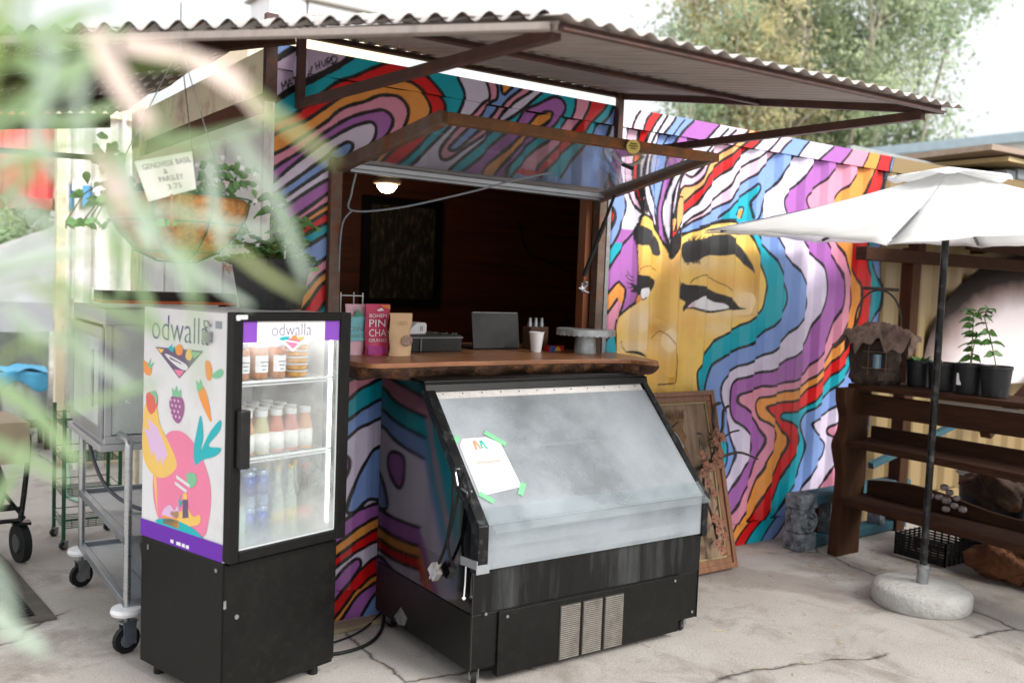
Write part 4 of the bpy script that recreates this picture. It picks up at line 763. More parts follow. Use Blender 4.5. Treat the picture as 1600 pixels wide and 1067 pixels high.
# ---------------------------------------------------------------- refrigerated display case
dc=thing('display_case','black refrigerated display case with fogged slanted glass under the counter slab','display case',(1.12,-.5,0))
CX0,CX1=.50,1.765
prof=[(-.10,.075),(-.925,.075),(-.925,.475),(-.95,.495),(-.945,.655),(-.492,1.135),(-.45,1.178),(-.10,1.178)]
for x0,x1 in ((CX0,CX0+.006),):
    g=G(); g.prism([p for p in prof],(x0,0,0),(0,1,0),(0,0,1),(x1-x0,0,0)); g.build('side_panel',M_gloss,dc,bevel=.001)
g=G(); g.box((CX0-.006,-.926,.075),(CX0-.001,-.12,.30)); g.build('side_skirt',M_blk,dc,bevel=.001)
g=G(); g.prism(prof,(CX1-.006,0,0),(0,1,0),(0,0,1),(.006,0,0)); g.build('side_panel',M_blk,dc,bevel=.001)
for x0,x1 in ((CX0-.002,CX0+.045),(CX1-.03,CX1+.004)):
    g=G(); o=[(-.958,.47),(-.958,.66),(-.498,1.150)]; i_=[(-.465,1.125),(-.90,.655),(-.905,.47)]
    g.prism(o+i_,(x0,0,0),(0,1,0),(0,0,1),(x1-x0,0,0)); g.build('corner_trim',M_trim,dc,bevel=.002)
g=G(); g.box((CX0,-.925,.30),(CX1,-.12,.475)); g.build('front_fascia',M_blkwet,dc,bevel=.003)
g=G(); g.box((CX0+.002,-.922,.075),(CX1-.0,-.12,.298)); g.build('lower_body',M_blk,dc,bevel=.003)
g=G(); g.box((.625,-.933,.032),(1.635,-.90,.296)); g.build('service_panel',M_blk,dc,bevel=.002)
for k in range(3):
    x0=.935+k*.122; v_=G(); v_.box((x0,-.9355,.035),(x0+.108,-.931,.270)); vo=v_.build('vent_grille',M('grille backing','#3c3b39',.7),dc)
    v_=G()
    for j in range(26): z=.040+j*.0088; v_.box((x0+.003,-.940,z),(x0+.105,-.9352,z+.0048))
    v_.build('louvre',M('dusty grille','#807a73',.6,.2,var=.2,scale=30,dirt='#514940',dscale=12,damt=.6),vo)
for x,z in ((.665,.272),(1.60,.275),(CX0+.06,.30),(1.72,.11)):
    g=G(); g.tube([(x,-.9335,z),(x,-.937,z)],.0065,10); g.build('screw',M_zinc,dc)
g=G(); g.prism([(-.51,1.132),(-.492,1.148),(-.45,1.182),(-.10,1.182),(-.10,1.172),(-.50,1.165)],(CX0-.003,0,0),(0,1,0),(0,0,1),(CX1-CX0+.006,0,0)); g.box((CX0,-.49,1.130),(CX1,-.45,1.178)); g.build('top_panel',M_blk,dc,bevel=.003)
hz=G(); hz.prism([(-.527,1.105),(-.499,1.136),(-.493,1.131),(-.521,1.100)],(CX0+.05,0,0),(0,1,0),(0,0,1),(CX1-CX0-.09,0,0)); hgs=hz.build('hinge_strip',M('speckled hinge metal','#cfcbc8',.45,.3,var=.12,scale=70,dirt='#9a9795',dscale=50,damt=.3),dc)
g=G()
for k in range(12):
    x=CX0+.08+k*.1; g.tube([(x,-.511,1.120),(x,-.515,1.124)],.0025,6)
g.build('rivet',M_trim,hgs)
MG_case=glass('fogged case glass','#c6ccd2',(.22,.95),rough=.12,tr=.36,nscale=1.3)
MG_case2=glass('fogged front glass','#b9c0c6',(.35,.80),rough=.2,tr=.45,nscale=3)
g=G(); g.prism([(-.952,.662),(-.526,1.105),(-.521,1.100),(-.947,.657)],(CX0+.048,0,0),(0,1,0),(0,0,1),(CX1-CX0-.052,0,0)); g.build('slanted_glass',MG_case,dc)
g=G(); g.box((CX0+.046,-.948,.482),(CX1-.03,-.942,.655)); g.build('front_glass',MG_case2,dc)
g=G(); g.prism([(-1.0,.640),(-.952,.665),(-.952,.671),(-1.0,.646)],(CX0+.05,0,0),(0,1,0),(0,0,1),(CX1-CX0-.075,0,0)); g.prism([(-.951,.668),(-.91,.716),(-.914,.721),(-.955,.673)],(CX0+.05,0,0),(0,1,0),(0,0,1),(CX1-CX0-.075,0,0)); g.build('acrylic_lip',glass('clear acrylic','#dfe6ea',(.05,.18),rough=.06),dc)
g=G(); g.box((CX0+.01,-.90,.48),(CX1-.01,-.12,.53)); g.box((CX0+.10,-.90,.55),(CX1-.45,-.50,.62)); g.build('deck',M_wht,dc)
g=G(); g.box((CX0+.008,-.14,.5),(CX1-.008,-.11,1.165)); g.build('back_panel',M('pale grey liner','#a9adb0',.5),dc)
g=G(); g.box((CX0+.012,-.5,.86),(CX1-.012,-.2,.868)); g.build('shelf',M('shelf grey','#9da2a6',.4,.3),dc)
def caster(c,par,r=.03,dirv=(0,1,0),top=None):
    c=V(c); d=V(dirv).normalized(); ax=d.cross(V((0,0,1))).normalized()
    g=G(); g.tube([c+V((0,0,r))-ax*.011,c+V((0,0,r))+ax*.011],r,16); w_=g.build('caster',M_rub,par,smooth=2)
    g=G(); g.tube([c+V((0,0,r))-ax*.013,c+V((0,0,r))+ax*.013],r*.55,12); 
    for s in (-1,1): g.ob(c+V((0,0,r*1.5))+ax*s*.018+d*.006,d*r*.5,ax*.002,V((0,0,r*.85)))
    g.ob(c+V((0,0,r*2.3))+d*.006,d*r*.6,ax*.021,V((0,0,.004)))
    if top: g.tube([c+V((0,0,r*2.3)),c+V((0,0,top))],.011,10)
    g.build('fork',M_zinc,w_)
for c,d in (((.545,-.885,0),(.6,1,0)),((1.725,-.86,0),(1,.5,0)),((.55,-.17,0),(0,1,0)),((1.72,-.17,0),(0,1,0))): caster(c,dc,.034,d)
g=G(); g.tube([(CX1+.005,-.70,.92),(CX1+.02,-.72,.90),(CX1+.02,-.76,.855),(CX1+.005,-.77,.84)],.004,6); g.build('latch',M_zinc,dc)
g=G(); g.tube([(CX0-.003,-.80,.86),(CX0-.024,-.80,.86),(CX0-.026,-.83,.80),(CX0-.024,-.90,.785),(CX0-.003,-.90,.79)],.0045,7); g.build('latch',M_zinc,dc)
g=G(); g.tube([(CX0-.003,-.875,.765),(CX0-.009,-.875,.765)],.008,10); g.build('screw',M_zinc,dc)
g=G(); g.ob((CX0-.006,-.90,.505),(.002,0,0),(0,.06,-.004),(0,0,.017)); g.ob((CX0+.02,-.961,.492),(.03,0,0),(0,.0012,0),(0,0,.018)); g.build('tape',M('clear packing tape','#8b8f92',.2),dc)
g=G(); g.prism([(-.30,.10),(-.36,.16),(-.42,.13),(-.40,.09),(-.34,.075)],(CX0-.0075,0,0),(0,1,0),(0,0,1),(.001,0,0)); g.build('scuff',M('grey scuff','#6a6a6a',.7,var=.4,scale=40),dc)
pcb=thing('power_cable','looped black power cord with a clear plug hanging on the case side','cable',(.49,-.85,.6))
g=G(); g.tube(cable([(.47,-.70,.44),(.468,-.74,.50),(.465,-.80,.62),(.468,-.83,.72),(.47,-.86,.82),(.462,-.89,.86),(.45,-.94,.83),(.455,-.95,.78),(.47,-.89,.75),(.472,-.82,.80),(.474,-.80,.87)],.005),.0065,7); g.tube(cable([(.474,-.79,.86),(.47,-.80,.70),(.466,-.78,.58),(.47,-.80,.50),(.472,-.84,.47)],.005),.006,7); g.build('cord',M_rub,pcb,smooth=2)
g=G(); g.ob((.468,-.685,.415),(.014,0,0),(0,.022,.02),(0,-.016,.018)); g.tube([(.468,-.70,.435),(.468,-.715,.455)],.012,8)
for s in (-1,1): g.ob((.468+s*.007,-.665,.392),(.001,0,0),(0,.012,-.014),(0,.004,.004))
g.build('plug',M('clear plug plastic','#b9b4ad',.15,var=.3,scale=40,coat=1),pcb,bevel=.003)
sw=thing('string_tag','white string with a round tag end hanging at the case corner','string',(.49,-.9,.4))
g=G(); g.tube([(.484,-.895,.49),(.486,-.89,.42),(.484,-.888,.37)],.0028,6); g.lathe([(0,-.01),(.009,0),(0,.01)],(.484,-.888,.362),10); g.build('string',M_card,sw)
# paper notice taped on the slanted glass
pn=thing('paper_notice','white paper notice with a coloured letter M taped to the fogged glass by green tape','notice',(.66,-.8,.85))
sx=V((1,0,0)); sy=V((0,.406,.422)).normalized(); sn=sx.cross(sy); so=V((.5,-.952,.662))+sn*.0018
g=G(); g.c=0; g.prism([(.060,.372),(.085,.405),(.205,.405),(.262,.368),(.272,.165),(.262,.150),(.085,.132),(.060,.142)],so,sx,sy,sn*.0006)
g.c=1; s2=so+sn*.0009; 
for poly in ([(.125,.345),(.137,.345),(.140,.390),(.128,.390)],[(.134,.390),(.146,.390),(.158,.352),(.150,.347)]): g.prism(poly,s2,sx,sy,sn*.0002)
g.c=2
for poly in ([(.156,.350),(.166,.350),(.172,.390),(.162,.390)],[(.166,.390),(.176,.390),(.190,.345),(.180,.345)]): g.prism(poly,s2,sx,sy,sn*.0002)
g.c=3; textpoly('Magnolia Mainstreet',.115,.011,s2+sx*.108+sy*.318,sx,sy,g); 
for a,b,z in ((.125,.205,.306),(.10,.23,.150)): 
    for k in range(12): x=a+(b-a)*k/12; g.prism([(x,z),(x+.004,z),(x+.004,z+.004),(x,z+.004)],s2,sx,sy,sn*.0002)
g.c=1
for k in range(11): x=.105+k*.011; g.prism([(x,.278),(x+.006,.278),(x+.006,.288),(x,.288)],s2,sx,sy,sn*.0002)
g.build('sheet',[M('notice paper','#cfcfd3',.65,var=.02),M('faded orange ink','#ec8a66',.6),M('faded teal ink','#3fa893',.6),M_gry],pn)
for cx,cy,a in ((.045,.395,.75),(.245,.395,-.72),(.085,.120,-.72),(.268,.140,.9)):
    g=G(); ca,sa=math.cos(a),math.sin(a); L_=.036 if cx!=.245 else .055
    g.prism([(cx+u*ca-v*sa,cy+u*sa+v*ca) for u,v in ((-L_,-.012),(-L_+.004,0),(-L_,.012),(L_,.012),(L_-.003,0),(L_,-.012))],so+sn*.0014,sx,sy,sn*.0004); g.build('tape',M('green masking tape','#74b98a',.7,var=.1),pn)
# ---------------------------------------------------------------- upright drinks fridge
TH=math.radians(16)
fr=thing('drinks_fridge','upright glass door fridge with fruit graphics over a black base','fridge',(-.40,-.66,0),TH)
def FL(x,y,z): return wm(fr)@V((x,y,z))
W_F,D_F,H_F=.52,.56,1.462
g=G(); g.box((0,0,.05),(W_F,D_F,.562)); g.build('base_cabinet',M_blk,fr,local=True,bevel=.006)
g=G(); g.box((.004,-.012,.07),(W_F-.004,0,.555)); g.build('base_panel',M_blk,fr,local=True,bevel=.003)
g=G(); g.box((0,0,.564),(.03,D_F,H_F)); g.box((W_F-.03,0,.564),(W_F,D_F,H_F)); g.box((.03,D_F-.03,.564),(W_F-.03,D_F,H_F)); g.box((.03,0,H_F-.05),(W_F-.03,D_F-.03,H_F)); g.box((.03,0,.564),(W_F-.03,D_F-.03,.60)); g.build('cabinet_shell',M_wht,fr,local=True,bevel=.003)
g=G(); d0,d1=-.052,-.004
g.box((-.008,d0,.572),(.030,d1,1.468)); g.box((.475,d0,.572),(.526,d1,1.468)); g.box((.030,d0,.572),(.475,d1,.612)); g.box((.030,d0,1.436),(.475,d1,1.468))
dr=g.build('door',M_blk,fr,local=True,bevel=.004)
MG_fr=glass('fogged fridge glass','#e3e9ea',(.0,.30),rough=.05,foglow=.42,fz=(.58,.95),tr=.6,nscale=6)
g=G(); g.box((.028,-.040,.610),(.476,-.036,1.437)); g.build('door_glass',MG_fr,fr,local=True)
g=G(); g.box((.028,-.0405,.610),(.034,-.034,1.437)); g.box((.470,-.0405,.610),(.477,-.034,1.437)); g.box((.03,-.0405,.610),(.476,-.034,.616)); g.build('gasket',M('pale gasket','#c9cfd2',.5),fr,local=True)
g=G(); g.box((.004,-.085,.915),(.046,-.052,1.125)); g.build('door_handle',M_plas,fr,local=True,bevel=.006)
g=G(); g.ob((.02,-.055,1.452),(.022,0,0),(0,.004,0),(0,0,.008)); g.tube([(.003,-.055,1.458),(.003,-.058,1.440)],.008,8); g.build('door_latch',M_wht,fr,local=True,bevel=.002)
# header
P_=lambda y:(0,y,0)
def dec2(g,poly,y=-.0535,dy=-.0004,sm=False):
    p=mm(poly) if isinstance(poly,str) else poly
    if sm: p=smoothp(p,4)
    g.prism(p,(0,y,0),(1,0,0),(0,0,1),(0,dy,0))
g=G(); g.c=0; dec2(g,'24,1360 474,1360 474,1436 24,1436',-.0405); g.c=1; dec2(g,'94,1360 403,1360 403,1436 94,1436',-.0412)
dec2(g,'180,1375 330,1375 253,1322',-.0414); g.c=2; dec2(g,'200,1373 305,1373 253,1333',-.0420); g.c=3; dec2(g,'205,1378 235,1378 222,1364 190,1370',-.0426,sm=True); g.c=4; dec2(g,'246,1378 262,1384 270,1374 258,1364',-.0430,sm=True); g.c=5; dec2(g,'265,1374 310,1378 285,1362',-.0426); g.c=1; dec2(g,'210,1362 280,1352 282,1357 215,1368',-.0434)
g.c=6; textpoly('odwalla',.180,.044,(.157,-.0418,1.383),(1,0,0),(0,0,1),g,thin=.018)
g.build('header_sign',[M_purl,M_card,M_pinkv,M_tealv,M_orav,M_yelv,M_purt],fr,local=True)
# side graphics: a = local y, b = z, on the plane x=0
def ds(g,poly,lv,sm=True):
    p=mm(poly); p=smoothp(p,4) if sm else p
    g.prism(p,(-.0008-.0005*lv,0,0),(0,1,0),(0,0,1),(-.0004,0,0))
g=G(); mats=[M_purp,M_pinkv,M_tealv,M_yelv,M_lilv,M_orav,M_grnv,M_grpv,M_dkv,M_redv,M_wht,M_purt,M_card]
g.c=1; ds(g,'392,975 323,1004 254,999 186,965 136,917 93,849 83,777 96,700 127,637 243,632 400,632 456,680 477,766 461,868',1)
g.c=3; ds(g,'532,1096 467,1093 429,1010 365,950 311,885 327,849 388,815 459,808 525,838 557,901 556,991',2); ds(g,'470,800 452,800 440,680 430,640 446,690',2)
g.c=4; ds(g,'521,1028 447,998 400,945 372,900 390,888 407,856 426,893 443,860 471,906 489,883 518,949 547,985 501,981',3,False)
g.c=2; ds(g,'157,1081 139,1009 153,951 99,1024 33,1080 36,1041 105,977 26,979 57,947 136,921 184,895 199,945 180,1022',2)
g.c=5; ds(g,'176,1172 144,1189 111,1142 89,1066 133,1103 167,1145',1)
g.c=6; ds(g,'184,1171 191,1208 172,1196 161,1215 150,1192 144,1185 168,1168',2,False)
g.c=7; ds(g,'369,1104 353,1130 318,1138 284,1133 266,1106 273,1067 298,1036 324,1037 350,1058',1); g.c=4
for i in range(4):
    for j in range(3): x=290+j*26+(i%2)*10; z=1058+i*20; ds(g,f'{x},{z} {x+7},{z+5} {x+12},{z} {x+6},{z-6}',2)
g.c=6; ds(g,'347,1132 352,1165 336,1150 320,1175 312,1150 290,1165 289,1134',2,False)
g.c=9; ds(g,'532,1121 487,1132 453,1114 458,1075 493,1046 525,1067',3); g.c=6; ds(g,'500,1128 470,1140 450,1110 462,1090 470,1115',4)
g.c=8; ds(g,'473,1310 148,1318 303,1204',1,False); g.c=1; ds(g,'340,1235 268,1235 303,1208',2,False); g.c=5; ds(g,'332,1314 307,1332 281,1317 288,1295 317,1291',3); g.c=6; ds(g,'160,1312 230,1310 205,1285',2,False); g.c=3; ds(g,'250,1316 262,1288 235,1276 214,1300 228,1308 222,1318',2); g.c=3; ds(g,'460,1306 410,1305 430,1288',2,False)
g.c=2; ds(g,'385,1312 350,1330 362,1312 335,1322 345,1300 360,1300',3,False); g.c=10; ds(g,'395,1290 262,1262 250,1240 300,1242 380,1272',3); g.c=8; ds(g,'370,1280 290,1262 285,1258 365,1272',4,False)
g.c=5; ds(g,'557,1250 536,1244 498,1228 507,1197 544,1199 557,1220',1); g.c=6; ds(g,'530,1235 500,1265 515,1235 480,1250 505,1222',2,False)
g.c=5; ds(g,'131,1283 107,1282 90,1254 97,1217 121,1219 133,1250',1); g.c=6; ds(g,'90,1236 39,1263 20,1250 38,1232 74,1225',1)
g.c=3; ds(g,'262,770 235,775 230,730 190,700 150,715 150,680 240,655 330,672 345,690 300,700 262,712',4); g.c=8; ds(g,'262,752 232,756 222,690 262,680',5,False)
g.c=4; ds(g,'393,690 350,715 318,700 300,720 288,700 300,672 401,660',4); g.c=5; ds(g,'401,668 290,668 285,636 395,636',5,False)
g.c=6; ds(g,'241,848 208,862 175,854 182,820 223,804',4); g.c=10; ds(g,'309,838 215,815 220,804 309,824',5,False); ds(g,'318,812 235,792 240,780 318,800',5,False)
g.c=2; ds(g,'290,745 275,770 286,740 262,748 285,715',5,False)
g.c=2; ds(g,'446,630 365,660 261,663 176,651 127,628 200,610',5)
g.c=0; ds(g,'559,626 3,632 3,567 559,560',6,False)
g.c=11; textpoly('odwalla',.385,.096,(-.0014,.500,1.340),(0,-1,0),(0,0,1),g,thin=.012)
g.c=12
for k,(a,w2) in enumerate(((.34,.02),(.30,.03),(.262,.02),(.235,.02))): ds(g,f'{int(a*1000)},572 {int((a-w2)*1000)},572 {int((a-w2)*1000)},586 {int(a*1000)},584',7,False)
g.build('side_graphics',mats,fr,local=True)
g=G(); g.tube([(-.004,.12,1.405),(-.016,.12,1.41),(-.018,.12,1.43),(-.016,.10,1.43),(-.004,.10,1.41)],.004,6); g.box((-.018,.09,1.352),(-.003,.135,1.392)); g.build('padlock',M_zinc,fr,local=True,bevel=.003)
g=G(); g.box((-.0012,.035,1.405),(-.0005,.075,1.432)); g.build('barcode_label',M_gry,fr,local=True)
g=G(); g.tube([(-.001,.04,.53),(-.004,.04,.53)],.008,10); g.build('screw',M_zinc,fr,local=True)
g=G(); g.tube([(.05,-.013,.36),(.05,-.017,.36)],.009,12); g.build('screw',M_zinc,fr,local=True)
g=G(); g.box((-.004,-.014,.40),(.006,-.012,.43)); g.build('catch',M_zinc,fr,local=True)
g=G(); g.box((-.003,.50,.51),(0,.51,.53)); g.build('rivet',M_zinc,fr,local=True)
for x,y in ((.05,.06),(.47,.06),(.05,.5),(.47,.5)):
    g=G(); g.lathe([(.02,0),(.02,.02),(.012,.05)],(x,y,0),12); g.build('foot',M_rub,fr,local=True)
for z in (1.212,.930):
    g=G()
    for k in range(28): x=.034+k*.0165; g.tube([(x,.0,z),(x,.44,z)],.0018,5)
    g.tube([(.032,-.004,z),(.486,-.004,z)],.0055,6); g.tube([(.032,-.004,z-.012),(.486,-.004,z-.012)],.003,6); g.tube([(.032,.44,z),(.486,.44,z)],.004,6); g.build('wire_shelf',M_wht,fr,local=True)
g=G(); g.box((.04,.004,1.385),(.47,.03,1.405)); g.build('light_tube',lampmat('fridge light tube','#fffaf0',6),fr,local=True)
g=G(); g.box((.479,.0,.63),(.488,.022,1.36)); g.build('light_tube',lampmat('fridge side tube','#fffaf0',2.6),fr,local=True)
g=G(); g.box((.462,.01,.62),(.468,.03,1.40)); g.build('inner_trim',M_gry,fr,local=True)
# contents: jars, tubs, juice bottles, cans, soda bottles
M_cg=glass('jar glass','#f4f2ea',(.05,.2),rough=.03)
def inside(name,label,cat,grp,x,y,z):
    p=FL(x,y,z); LAST[0]=thing(name,label,cat,p,TH,grp); return LAST[0]
NTH=['leftmost','second from left','middle','second from right','rightmost']
def lab(o,l):
    o=o or LAST[0]; o['label']=l; return o
LAST=[None]
def jar(x,y,z,first=[None]):
    L='glass jar of brown granola with a white label, one of three on the top fridge shelf'
    if first[0]: return dup(first[0],FL(x,y,z),TH)
    t=inside('granola_jar',L,'jar','granola jars on the top fridge shelf',x,y,z); first[0]=t
    g=G(); g.lathe([(.030,0),(.034,.008),(.034,.105),(.027,.118)],(0,0,0),18); g.build('jar_body',M('granola in glass','#b9805a',.3,var=.4,scale=60,coat=.6),t,local=True,smooth=2)
    g=G(); g.lathe([(.029,.116),(.030,.118),(.030,.132),(.0,.133)],(0,0,0),18); g.build('lid',M_wht,t,local=True,smooth=2)
    g=G(); g.grid(lambda u,v:(.0348*math.sin((u-.5)*1.9),-.0348*math.cos((u-.5)*1.9),.025+.062*v),8,1); g.c=1
    for k in range(3): g.box((-.016+.004*k,-.0353,.062-.014*k),(.016-.004*k,-.035,.065-.014*k))
    g.build('label',[M_card,M_ink],t,local=True); return t
for x,n_ in ((.085,'left'),(.165,'middle'),(.245,'right')): lab(jar(x,.045,1.219),f'white labelled granola jar, {n_} one in front on the top fridge shelf')
for x,n_ in ((.085,'left'),(.165,'middle'),(.245,'right')): lab(jar(x,.125,1.219),f'granola jar hidden behind the {n_} jar of the top fridge shelf')
def tub(x,y,z,first=[None]):
    if first[0]: return dup(first[0],FL(x,y,z),TH)
    t=inside('pastry_tub','clear round tub of golden pastry, one of a stack of five right on the top shelf','tub','stack of clear pastry tubs in the fridge',x,y,z); first[0]=t
    g=G(); g.lathe([(.036,0),(.040,.004),(.041,.016),(.036,.020)],(0,0,0),18,wob=.01); g.build('pastry',M('golden pastry','#d69a35',.55,var=.35,scale=50),t,local=True,smooth=2)
    g=G(); g.lathe([(.044,.019),(.046,.021),(.046,.024),(0,.025)],(0,0,0),18); g.build('lid',M_wht,t,local=True,smooth=2); return t
for k in range(5): lab(tub(.340,.05,1.219+k*.0262),'clear pastry tub, '+['lowest','second from bottom','middle','second from top','topmost'][k]+' of the stack beside the granola jars')
JC=('#d9a070','#cf8678','#c6be92')
def bottle(x,y,z,k,first={}):
    if k in first: return dup(first[k],FL(x,y,z),TH)
    t=inside('juice_bottle','white capped juice bottle with a white fruit label packed on the middle fridge shelf','bottle','juice bottles on the middle fridge shelf',x,y,z); first[k]=t
    g=G(); g.lathe([(.030,0),(.032,.006),(.032,.085),(.028,.105),(.022,.125),(.021,.140)],(0,0,0),16); g.build('bottle_body',M('juice %d'%k,JC[k],.15,var=.15,scale=9,coat=1),t,local=True,smooth=2)
    g=G(); g.lathe([(.0235,.138),(.024,.14),(.024,.160),(0,.161)],(0,0,0),16); g.build('cap',M_wht,t,local=True,smooth=2)
    g=G(); g.lathe([(.0325,.012),(.0326,.078)],(0,0,0),16); s=g.build('label',M('white fruit label','#f2f1ee',.5,var=.1,scale=30,dirt='#dfa48e',dscale=60,damt=.25),t,local=True,smooth=True); return t
for r in range(4):
    for c in range(5): lab(bottle(.115+c*.067-(r%2)*.01,.045+r*.075,.938,(c*2+r+(c>2))%3),'white capped juice bottle, '+NTH[c]+' in the '+['front','second','third','back'][r]+' row')
def can(x,y,z,first=[None]):
    if first[0]: return dup(first[0],FL(x,y,z),TH)
    t=inside('drink_can','slim blue and silver drink can standing low in the fridge','can','slim blue cans in the fridge',x,y,z); first[0]=t
    g=G(); g.lathe([(.022,0),(.026,.006),(.026,.125),(.022,.134),(0,.132)],(0,0,0),16); g.build('can_body',M('blue silver can','#9fb0cf',.3,.5,var=.5,scale=14),t,local=True,smooth=2)
    g=G(); g.lathe([(.0263,.045),(.0263,.118)],(0,0,0),16); g.build('blue_panel',M('blue can panel','#2f4fb0',.35,.3,var=.3,scale=18),t,local=True,smooth=True); return t
for x,y,z in ((.135,.05,.602),(.195,.05,.602),(.135,.05,.738),(.195,.05,.738),(.135,.11,.602),(.195,.11,.602),(.135,.11,.738),(.195,.11,.738)): lab(can(x,y,z),'slim blue drink can, '+('left' if x<.16 else 'right')+(' lower' if z<.7 else ' upper')+(' one in front' if y<.08 else ' one behind')+' on the fridge floor')
def soda(x,y,z,cc,lc,lab,first={}):
    if cc in first: return dup(first[cc],FL(x,y,z),TH)
    t=inside('soda_bottle',lab,'bottle','soda bottles low in the fridge',x,y,z); first[cc]=t
    g=G(); g.lathe([(.026,0),(.029,.01),(.029,.12),(.024,.16),(.014,.20),(.012,.262)],(0,0,0),14); g.build('bottle_body',M('soda glass '+cc,lc,.1,var=.2,coat=1),t,local=True,smooth=2)
    g=G(); g.lathe([(.0145,.258),(.0145,.272),(0,.273)],(0,0,0),12); g.build('cap',M('cap '+cc,cc,.4),t,local=True,smooth=2)
    g=G(); g.lathe([(.0294,.055),(.0294,.105)],(0,0,0),14); g.build('label',M('soda label '+cc,'#d8505a' if cc=='#c02a30' else '#e0c04a',.5,var=.3,scale=30),t,local=True,smooth=True)
soda(.395,.05,.602,'#c02a30','#5b3a36','red capped dark cola bottle at the right of the bottom fridge shelf')
for x,y in ((.265,.05),(.33,.055),(.265,.12),(.33,.125),(.395,.12),(.295,.19),(.36,.19)): lab(soda(x,y,.602,'#c8a02c','#a9b7a0',''),'yellow labelled soda bottle, '+('left' if x<.28 else 'middle' if x<.35 else 'right')+(' in the front row' if y<.08 else ' in the middle row' if y<.15 else ' in the back row'))
def bigjar(x,y,z,first=[None]):
    if first[0]: return dup(first[0],FL(x,y,z),TH)
    t=inside('storage_jar','wide pale green storage jar at the left of the bottom fridge shelf','jar','wide pale jars at the bottom left of the fridge',x,y,z); first[0]=t
    g=G(); g.lathe([(.036,0),(.042,.01),(.042,.12),(.034,.14)],(0,0,0),18); g.build('jar_body',M('pale green jar','#a9c9bd',.2,var=.2,coat=1),t,local=True,smooth=2)
    g=G(); g.lathe([(.037,.138),(.037,.156),(0,.157)],(0,0,0),18); g.build('lid',M('silver lid','#c4c8ca',.3,.6),t,local=True,smooth=2)
for x,y in ((.075,.05),(.075,.15)): lab(bigjar(x,y,.602),'wide pale green jar at the bottom left of the fridge, '+('in front' if y<.1 else 'behind the other'))
# ---------------------------------------------------------------- nursery pot with plants on the fridge
pt_=thing('potted_succulent','square black nursery pot of trailing succulents standing on top of the drinks fridge','potted plant',(-.075,-.20,1.464),.35)
g=G(); a,b,h=.088,.115,.205
vs=[]; 
for s,z in ((a,0),(b,h),(b-.008,h),(a-.006,.01)):
    vs+=[(-s,-s,z),(s,-s,z),(s,s,z),(-s,s,z)]
g.add(vs,[(3,2,1,0),(0,1,5,4),(1,2,6,5),(2,3,7,6),(3,0,4,7),(4,5,9,8),(5,6,10,9),(6,7,11,10),(7,4,8,11),(8,9,13,12),(9,10,14,13),(10,11,15,14),(11,8,12,15),(12,13,14,15)])
for s in (-1,1):
    g.box((-b-.004,s*b-.004,h-.03),(b+.004,s*b+.004,h)); g.box((s*b-.004,-b-.004,h-.03),(s*b+.004,b+.004,h)); g.box((s*.03-.012,-a-.004,.0),(s*.03+.012,-a+.001,.018))
g.build('pot',M_pot,pt_,local=True,bevel=.003)
g=G(); g.box((-b+.01,-b+.01,h-.03),(b-.01,b-.01,h-.012)); g.build('soil',M_soil,pt_,local=True)
rn=random.Random(4); g=G(); gs=G()
for k in range(26):
    a_=rn.uniform(0,6.28); x0,y0=rn.uniform(-.07,.07),rn.uniform(-.07,.07); L_=rn.uniform(.08,.24); le=rn.uniform(-.1,1); pts=[]
    for i in range(6):
        t=i/5; pts.append((x0+math.cos(a_)*L_*t*.8,y0+math.sin(a_)*L_*t*.8,h-.01+L_*le*t*1.1-.28*L_*t*t*(1.6-le)))
    gs.tube(pts,.003,5)
    for i in range(1,6):
        for q in range(4):
            b_=a_+q*PI/2+rn.uniform(-.5,.5); g.leaf(pts[i],(math.cos(b_),math.sin(b_),rn.uniform(0,.8)),(rn.uniform(-1,1),rn.uniform(-1,1),.5),rn.uniform(.03,.055),.024,.3,4)
for k in range(9):
    a_=rn.uniform(0,6.28); 
    for q in range(12): b_=a_+q*.52; g.leaf((.08*math.cos(a_),.08*math.sin(a_),h+.02),(math.cos(b_),math.sin(b_),.7),(0,0,1),.06,.013,.1,3)
for (x,y,z) in ((-.02,-.02,.40),(.05,-.03,.36),(.09,.0,.31),(.02,.03,.46),(.13,-.02,.37)):
    gs.tube([(x*.3,y*.3,h-.01),(x*.8,y,z*.75),(x,y,z)],.003,5)
    for q in range(4): b_=q*1.6+x*40; g.leaf((x,y,z),(math.cos(b_),math.sin(b_),.3),(rn.uniform(-1,1),-1,.4),.075,.045,.7,5,.2)
g.build('leaves',M('succulent leaves','#6f9a58',.45,var=.5,scale=18),pt_,local=True,smooth=True); gs.build('stems',M_stem,pt_,local=True)
g=G(); g.box((-.02,-.10,h-.02),(-.012,-.098,h+.075)); g.build('plant_tag',M_card,pt_,local=True)
# ---------------------------------------------------------------- things on the counter
ZC=1.2475
def pouch(name,label,x,y,w,h,d,mats,build,rz=.12,grp='granola pouches on the counter'):
    t=thing(name,label,'pouch',(x,y,ZC),rz,grp)
    def f(u,v,sgn): 
        xx=(u-.5)*w*(1-.06*math.sin(PI*v)+.0*v); dep=d/2*(1-v)**.6*math.sin(PI*u)**.5 if 0<u<1 else 0
        dep=max(dep,.002); return (xx+.004*math.sin(v*9),sgn*dep+.003*math.sin(v*13+u*4)*(1-v)*sgn,h*v)
    g=G(); g.grid(lambda u,v:f(u,v,-1),12,14); g.grid(lambda u,v:f(1-u,v,1),12,14); g.build('pouch_body',mats[0],t,local=True,smooth=True)
    g=G(); build(g,w,h,d); g.build('print',mats[1:],t,local=True); return t
def fx(g,p,y): g.prism(p,(0,y,0),(1,0,0),(0,0,1),(0,-.0006,0))
